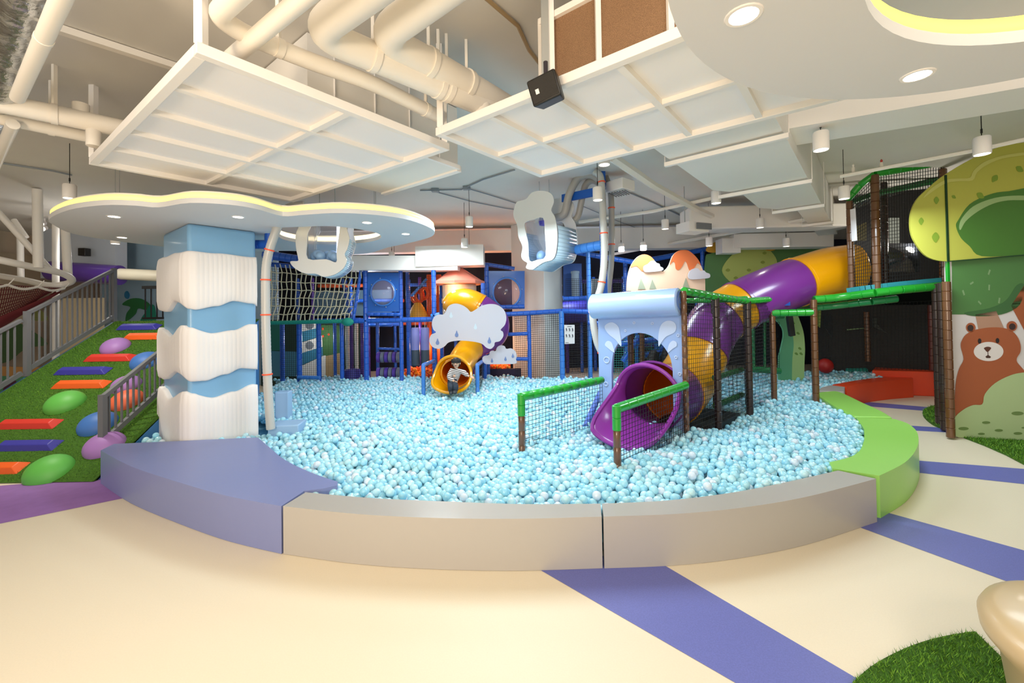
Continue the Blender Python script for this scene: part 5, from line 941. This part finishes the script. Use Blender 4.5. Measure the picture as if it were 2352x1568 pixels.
# lower storey, dim items behind the net
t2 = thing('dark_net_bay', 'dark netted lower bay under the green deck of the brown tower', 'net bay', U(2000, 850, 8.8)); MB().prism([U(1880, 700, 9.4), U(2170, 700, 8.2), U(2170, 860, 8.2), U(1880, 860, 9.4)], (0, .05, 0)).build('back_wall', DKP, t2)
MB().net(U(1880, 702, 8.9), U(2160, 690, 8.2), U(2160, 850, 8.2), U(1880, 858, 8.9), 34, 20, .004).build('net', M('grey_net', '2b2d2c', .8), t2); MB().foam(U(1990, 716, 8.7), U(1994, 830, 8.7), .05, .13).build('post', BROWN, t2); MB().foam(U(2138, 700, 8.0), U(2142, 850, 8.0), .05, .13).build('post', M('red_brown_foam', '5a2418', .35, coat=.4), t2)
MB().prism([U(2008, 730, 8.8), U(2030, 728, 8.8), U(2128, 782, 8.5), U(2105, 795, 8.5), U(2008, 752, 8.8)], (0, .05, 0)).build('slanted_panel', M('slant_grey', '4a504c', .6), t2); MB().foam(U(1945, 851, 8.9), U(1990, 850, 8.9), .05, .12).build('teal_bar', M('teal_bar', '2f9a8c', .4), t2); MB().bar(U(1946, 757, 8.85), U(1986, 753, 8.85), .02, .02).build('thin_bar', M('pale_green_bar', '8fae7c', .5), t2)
MB().prism([U(x, y, 8.95) for x, y in ((1895, 725), (1912, 722), (1912, 775), (1895, 750))], (0, .02, 0)).build('mirror', M('dull_mirror', '5a6064', .2, .6), t2); MB().prism([U(x, y, 9.0) for x, y in ((1873, 712), (1886, 711), (1884, 752), (1873, 745))], (0, .02, 0)).build('lime_panel', M('lime_dim', 'a9c262', .6), t2)
c = U(1896, 840, 8.6); MB().ell(c, (.14, .14, .15), 24, 16).build('punch_ball', M('red_ball', 'a8201c', .45), label='dark red ball hanging low under the tower deck', cat='ball', loc=None)
# ================================================================ BEAR MURAL AND LIME TREE CROWN
M0 = G(2187, 1004, 0); MD = V((.955, -.297, 0)).normalized(); MN = V((MD.y, -MD.x, 0))
if MN.y > 0: MN = -MN
def onM(px, k=0): return [PL(x, y, M0+MN*k, MN) for x, y in px]
def k5(x, y): return 1600+x/2.851, 650+y/2.851
t = thing('bear_mural', 'vinyl mural panel showing a brown bear behind a pale green bush', 'mural panel', M0+MD*.5)
MW = M('mural_vinyl', 'dcd5d2', .35, bump=.12, bscale=7)
e0 = onM([(2182, 599)])[0]; e1 = M0+MD*1.5
MB().prism([V((M0.x, M0.y, .01)), V((e1.x, e1.y, .01)), V((e1.x, e1.y, e0.z)), V((M0.x, M0.y, e0.z))], -MN*.06).build('board', MW, t); MB().bar(V((M0.x, M0.y, .01))+MN*.01, V((M0.x, M0.y, e0.z))+MN*.01, .03, .03, (0, 1, 0)).build('green_edge', GREEN, t, plabel='green edge strip')
def lm(px, col, nm, k, n=4, sm=True, rough=.4): MB().prism(onM(crp(px, n, True) if sm else px, .002*k), MN*.0015).build(nm, M('mural_'+col, col, rough, bump=.1, bscale=7), t)
lm([(2186, 600), (2255, 589), (2352, 583), (2420, 580), (2420, 640), (2340, 680), (2312, 704), (2272, 717), (2230, 722), (2187, 722)], '4f7d3e', 'tree_crown', 1, sm=False)
lm([(2352, 655), (2342, 700), (2300, 722), (2240, 726), (2215, 718), (2270, 708), (2310, 690), (2335, 655)], '3c6833', 'crown_shade', 2)
lm([(2240, 722), (2288, 714), (2305, 752), (2300, 770), (2250, 770)], 'b58a70', 'trunk', 2, sm=False); lm([(2322, 702), (2352, 655), (2420, 590), (2420, 700), (2356, 765)], 'a5582c', 'branch', 2, sm=False)
for x, y, a_ in ((2272, 625, .5), (2232, 650, 1.2), (2272, 660, .1), (2213, 672, -.5), (2295, 690, .2), (2250, 695, -1)): c, s_ = math.cos(a_), math.sin(a_); lm([(x+4*s_-2*c, y-9*c/1.4-2*s_), (x+4*s_+2*c, y-9*c/1.4+2*s_), (x-4*s_+2*c, y+9*c/1.4+2*s_), (x-4*s_-2*c, y+9*c/1.4-2*s_)], '7d9c6a', 'fleck', 2, sm=False)
BR_ = 'a9592f'
lm([(2229.6+11*math.cos(i*.7), 752+11*math.sin(i*.7)) for i in range(9)], BR_, 'ear', 3); lm([(2324+12*math.cos(i*.7), 749+12*math.sin(i*.7)) for i in range(9)], BR_, 'ear', 3)
lm([(2229+7*math.cos(i*.7), 753+7.5*math.sin(i*.7)) for i in range(9)], '3a2418', 'inner_ear', 4); lm([(2325+7.5*math.cos(i*.7), 750+7.5*math.sin(i*.7)) for i in range(9)], '3a2418', 'inner_ear', 4)
bear = [k5(*p) for p in [(1730, 420), (1735, 380), (1760, 340), (1800, 315), (1840, 302), (1920, 290), (2000, 292), (2060, 310), (2100, 350), (2120, 400), (2120, 450), (2095, 505)]]+[(2352, 850), (2420, 930), (2420, 985), (2193, 985), (2192, 958), (2193, 913), (2196, 874), (2203, 846), (2213, 825)]
lm(bear, BR_, 'bear_body', 3)
lm([(2270.6+34*math.cos(i*.45), 807+22*math.sin(i*.45)) for i in range(14)], 'e6dcd6', 'muzzle', 4); 
for x, y in ((2250, 783), (2291, 782)): lm([(x+4*math.cos(i*.8), y+6*math.sin(i*.8)) for i in range(8)], '241812', 'eye', 5)
lm([(2260, 799), (2268, 796), (2276, 798), (2274, 803), (2268, 808), (2263, 804)], '5a2d18', 'nose', 5); lm([(2268, 807), (2269.5, 807), (2270, 815), (2276, 819), (2274, 822), (2266, 822), (2263, 819), (2268.5, 815)], '4a2a1c', 'mouth', 5, sm=False)
lm([(2192, 962), (2212, 941), (2235, 930), (2256, 928), (2262, 905), (2285, 880), (2320, 862), (2352, 855), (2420, 850), (2420, 1022), (2260, 1006), (2192, 1001)], 'b3c890', 'bush', 6)
for x, y, r in ((2213, 984, 12), (2265, 970, 9.5), (2294, 988, 9.5), (2254, 996, 8), (2337, 949, 14), (2338, 995, 10), (2352, 982, 6)): lm([(x+r*math.cos(i*.7), y+r*.32*math.sin(i*.7)) for i in range(9)], '6f8a4a', 'bush_dot', 7)
# crown cut-out
t = thing('tree_crown_board', 'large lime green tree crown cut-out above the bear mural', 'scenery board', onM([(2230, 600)], .05)[0])
cro = [(2420, 318), (2352, 327), (2303, 335), (2239, 361), (2169, 402), (2137, 428), (2106, 458), (2092, 492), (2092, 530), (2103, 558), (2124, 585), (2150, 597), (2178, 600)]
cpx = crp(cro, 4)+[(2352, 586), (2420, 581)]
def lc(px, col, nm, k, n=4, sm=True): MB().prism(onM(crp(px, n, True) if sm else px, .05+.002*k), MN*.0015).build(nm, M('crown_'+col, col, .5), t)
MB().prism(onM(cpx, .05), -MN*.03).build('board', M('crown_lime2', 'b9b84a', .5), t)
lc([(2196, 520), (2201, 505), (2227, 469), (2271, 447), (2316, 439), (2420, 436), (2420, 580), (2352, 585), (2255, 588), (2227, 565), (2207, 546)], '4a7a2a', 'shade_blob', 1)
lc([(2203, 518), (2210, 500), (2235, 474), (2275, 457), (2316, 450), (2360, 450), (2360, 459), (2316, 460), (2280, 468), (2245, 486), (2218, 508), (2206, 528)], '9cb878', 'highlight', 2)
lc([(2120, 455), (2140, 432), (2172, 413), (2205, 410), (2228, 408), (2236, 392), (2260, 372), (2300, 358), (2352, 350), (2352, 356), (2302, 364), (2266, 379), (2244, 396), (2234, 414), (2205, 416), (2174, 420), (2144, 438)], 'c9c86a', 'scallop', 2, 3)
for x, y, s_, a_ in ((2151, 460, 8, 0), (2116, 508, 8, 0), (2149, 545, 11, 0), (2285, 410, 9, .6), (2252, 449, 9, -1), (2191, 452, 5, -1), (2342, 388, 9, -1)):
    lc([(x+s_*(u*math.cos(a_)-v*math.sin(a_)), y+s_*(u*math.sin(a_)+v*math.cos(a_))) for u, v in ((0, -1.1), (.75, -.2), (.4, .6), (0, 1.1), (-.5, .6), (-.75, -.2))], '7f9a2a', 'leaf', 2, 3)
a_, b_ = onM([(2172, 402), (2178, 600)], .056); MB().bar(a_, b_, .025, .012, (0, 1, 0)).build('seam', M('seam_green', '173d1c', .5), t, plabel='dark green vertical seam'); a_, b_ = onM([(2178, 600), (2420, 580)], .056); MB().bar(a_, b_, .015, .012).build('seam', M('seam_green', '173d1c', .5), t)
# ================================================================ TURF PATCHES AND SEAT
def turf(name, label, poly, h, n, bl_h, wid):
    c = sum(poly, V((0, 0, 0)))/len(poly); t = thing(name, label, 'turf', (c.x, c.y, .0)); MB().prism([V((p.x, p.y, .002)) for p in poly], (0, 0, h)).build('mat', GRS, t)
    xs_ = [p.x for p in poly]; ys_ = [p.y for p in poly]; pts = []
    while len(pts) < n:
        x = random.uniform(min(xs_), max(xs_)); y = random.uniform(min(ys_), max(ys_)); ins = False; j = len(poly)-1
        for i in range(len(poly)):
            if (ys_[i] > y) != (ys_[j] > y) and x < (xs_[j]-xs_[i])*(y-ys_[i])/(ys_[j]-ys_[i])+xs_[i]: ins = not ins
            j = i
        if ins: pts.append((x, y, h))
    blades(pts, (0, 0, 1), bl_h, 'blades', t, wid, .7)
pc = cr([G(x, y, 0) for x, y in [(1950, 1582), (2000, 1537), (2060, 1503), (2120, 1479), (2180, 1464), (2240, 1455)]], 4); pc += [V((2.3, 1.85, 0)), V((2.5, 1.5, 0)), V((1.9, 1.3, 0)), V((1.6, 1.5, 0))]
turf('turf_patch', 'rounded green turf patch on the floor by the beige round seat', pc, .012, 9000, .022, .0022)
pc = [G(2200, 1001, 0), G(2260, 1024, 0), G(2310, 1046, 0), G(2352, 1068, 0), G(2420, 1100, 0), V((7.2, 5.1, 0)), V((6.6, 5.3, 0))]
turf('turf_patch', 'green turf strip along the foot of the bear mural', pc, .012, 7000, .03, .004)
pc = cr([G(x, y, 0) for x, y in [(2120, 955), (2126, 942), (2150, 935), (2200, 934), (2200, 992), (2172, 988), (2140, 975)]], 4, True)
turf('turf_patch', 'dark green turf mound at the foot of the brown tower posts', pc, .03, 3000, .03, .005)
p = G(2160, 945, .02); MB().prism([p+V(q_) for q_ in ((-.06, 0, 0), (.02, 0, 0), (.10, .0, .0), (.06, .0, .09), (-.02, 0, .15), (-.05, 0, .1))], (0, .02, 0)).build('leaf_cutout', M('leaf_cut', '6f9a2e', .6), label='small green leaf cut-out at the foot of the tower posts', cat='leaf cut-out')
c = V((2.43, 1.6, 0)); MB().lathe([(.37, .004), (.39, .02), (.42, .26), (.475, .33), (.48, .38), (.465, .41), (.42, .435), (.27, .45), (0, .455)], c, 64).build('round_seat', M('beige_vinyl', 'd2b98e', .4, coat=.15, bump=.05, bscale=12), label='beige round padded seat at the lower right corner', cat='seat')
# ================================================================ THE CHILD
YC = 7.15
kid = thing('person', 'child in striped shirt and dark jeans climbing out of the yellow slide mouth', 'person', U(1042, 900, YC))
def skin(name, verts, edges, rad, mat, sub=2, root=0):
    o_ = WL[kid]; me = bpy.data.meshes.new(name); me.from_pydata([tuple(V(v)-o_) for v in verts], edges, []); me.materials.append(mat); ob = bpy.data.objects.new(name, me); C.objects.link(ob); ob.parent = kid; WL[ob] = o_
    md = ob.modifiers.new('skin', 'SKIN'); md.use_smooth_shade = True; md.branch_smoothing = .6
    for i, r in enumerate(rad): me.skin_vertices[0].data[i].radius = (r, r) if not isinstance(r, tuple) else r
    for i in range(len(verts)): me.skin_vertices[0].data[i].use_root = (i == root)
    s_ = ob.modifiers.new('sub', 'SUBSURF'); s_.levels = sub; s_.render_levels = sub; return ob
u = lambda x, y, d=0: U(x, y, YC+d)
SKIN = M('skin', 'e0b090', .55); HAIR = M('hair', '1d1512', .5); JEAN = M('jeans', '2b3440', .8, bump=.3, bscale=120); SHOE = M('shoe', '3a3a3c', .6)
pel = u(1040, 876, .08); ch = u(1046, 857, .02); nk = u(1048, 846, .0); hd0 = u(1048, 840, -.02); hd = u(1047.5, 833.5, -.03); hd2 = u(1048, 828, -.02)
ls = u(1037.5, 848, .02); le = u(1031, 867, -.02); lw = u(1044, 876, -.10); rs = u(1059, 849, .0); re_ = u(1068.5, 858, -.04); rw = u(1078, 864.5, -.06)
lh = u(1036, 879, .0); lk = u(1034.5, 889, -.18); lf = u(1037, 902, -.10); rh = u(1043, 879, .0); rk = u(1047, 887, -.2); rf = u(1045, 902, -.14)
body = [pel, ch, nk, hd0, hd, hd2, ls, le, lw, rs, re_, rw, lh, lk, lf, rh, rk, rf]
skin('body', body, [(0, 1), (1, 2), (2, 3), (3, 4), (4, 5), (1, 6), (6, 7), (7, 8), (1, 9), (9, 10), (10, 11), (0, 12), (12, 13), (13, 14), (0, 15), (15, 16), (16, 17)],
     [.055, .06, .028, .045, .068, .05, .032, .024, .019, .032, .024, .019, .045, .035, .03, .045, .035, .03], SKIN)
# hands: palm with four fingers and a thumb each
def hand(w_, d_, nrm, name, grip):
    d_ = d_.normalized(); nrm = (nrm-d_*nrm.dot(d_)).normalized(); sd = d_.cross(nrm); vs = [w_, w_+d_*.03]; ed = [(0, 1)]; rd = [.017, (.022, .014)]
    for k, (s_, L) in enumerate(((-.018, .038), (-.006, .044), (.006, .042), (.018, .034))):
        a_ = len(vs); b_ = w_+d_*.044+sd*s_; c_ = b_+d_*L*.55-nrm*L*.25*grip; e_ = c_+d_*L*.3-nrm*L*.55*grip; vs += [b_, c_, e_]; ed += [(1, a_), (a_, a_+1), (a_+1, a_+2)]; rd += [.0085, .0078, .0068]
    a_ = len(vs); b_ = w_+d_*.014-sd*.024; vs += [b_, b_+d_*.022-sd*.012-nrm*.012*grip]; ed += [(0, a_), (a_, a_+1)]; rd += [.009, .0075]
    skin(name, vs, ed, rd, SKIN, 1)
hand(rw, (rw-re_)+V((.05, 0, .03)), V((.2, -.6, .8)), 'hand', 1.0); hand(lw, V((.3, -.1, -.55)), V((-.2, -.9, .2)), 'hand', .5)
STR = bpy.data.materials.new('striped_jersey'); STR.use_nodes = True; nt = STR.node_tree; bs = nt.nodes['Principled BSDF']; bs.inputs['Roughness'].default_value = .8
tc = nt.nodes.new('ShaderNodeTexCoord'); wv = nt.nodes.new('ShaderNodeTexWave'); wv.bands_direction = 'Z'; wv.inputs['Scale'].default_value = 11.5; wv.inputs['Distortion'].default_value = .6; wv.inputs['Detail Scale'].default_value = 1.5
mp_ = nt.nodes.new('ShaderNodeMapping'); mp_.inputs['Rotation'].default_value = (0, R(-14), 0); rmp = nt.nodes.new('ShaderNodeValToRGB'); rmp.color_ramp.interpolation = 'CONSTANT'; rmp.color_ramp.elements[0].color = lin('3a2226'); rmp.color_ramp.elements[1].position = .42; rmp.color_ramp.elements[1].color = lin('efe6de')
nt.links.new(tc.outputs['Object'], mp_.inputs['Vector']); nt.links.new(mp_.outputs['Vector'], wv.inputs['Vector']); nt.links.new(wv.outputs['Fac'], rmp.inputs['Fac']); nt.links.new(rmp.outputs['Color'], bs.inputs['Base Color'])
hem = u(1037.5, 880, .03)
sh = skin('shirt', [ch, pel, hem, u(1048, 848.5, .01), ls, le, le.lerp(lw, .8), rs, re_, re_.lerp(rw, .8)], [(0, 1), (1, 2), (0, 3), (0, 4), (4, 5), (5, 6), (0, 7), (7, 8), (8, 9)], [.088, .09, .094, .04, .054, .048, .037, .052, .043, .034], STR); sh['label'] = 'cream and dark striped long-sleeved shirt'
skin('jeans', [hem, lh, lk, lk.lerp(lf, .85), rh, rk, rk.lerp(rf, .85)], [(0, 1), (1, 2), (2, 3), (0, 4), (4, 5), (5, 6)], [.07, .06, .05, .046, .06, .05, .046], JEAN)
m = MB(); q = Matrix.Rotation(R(6), 3, 'Y'); m.ell(hd+V((0, .012, .016)), (.079, .078, .078), 24, 12, q, 0, PI*.5)
for k in range(11): a_ = -PI*.05-k*PI*.09; m.ell(hd+V((.066*math.cos(a_), .066*math.sin(a_)*.95+.004, .038)), (.017, .012, .034), 8, 6)
m.ell(hd+V((0, .035, -.012)), (.076, .055, .07), 20, 10); m.build('hair', HAIR, kid, plabel='short black hair with fringe')
m = MB(); fy = -.066
for s_ in (-1, 1): m.ell(hd+V((s_*.025, fy, -.002)), (.009, .005, .0065), 10, 8)
m.build('eyes', HAIR, kid, plabel='dark eyes'); MB().ell(hd+V((0, fy-.006, -.018)), (.008, .011, .011), 10, 8).build('nose', SKIN, kid); MB().ell(hd+V((0, fy+.004, -.036)), (.02, .007, .009), 12, 8).build('mouth', M('lips', '9c4a40', .5), kid, plabel='open smiling mouth')
m = MB()
for s_ in (-1, 1): m.ell(hd+V((s_*.068, .004, -.006)), (.008, .014, .02), 8, 8)
m.build('ears', SKIN, kid); MB().ell(u(1045, 900, -.2), (.04, .09, .035), 14, 8).build('shoe', SHOE, kid); MB().ell(u(1037, 901, -.16), (.04, .09, .035), 14, 8).build('shoe', SHOE, kid)
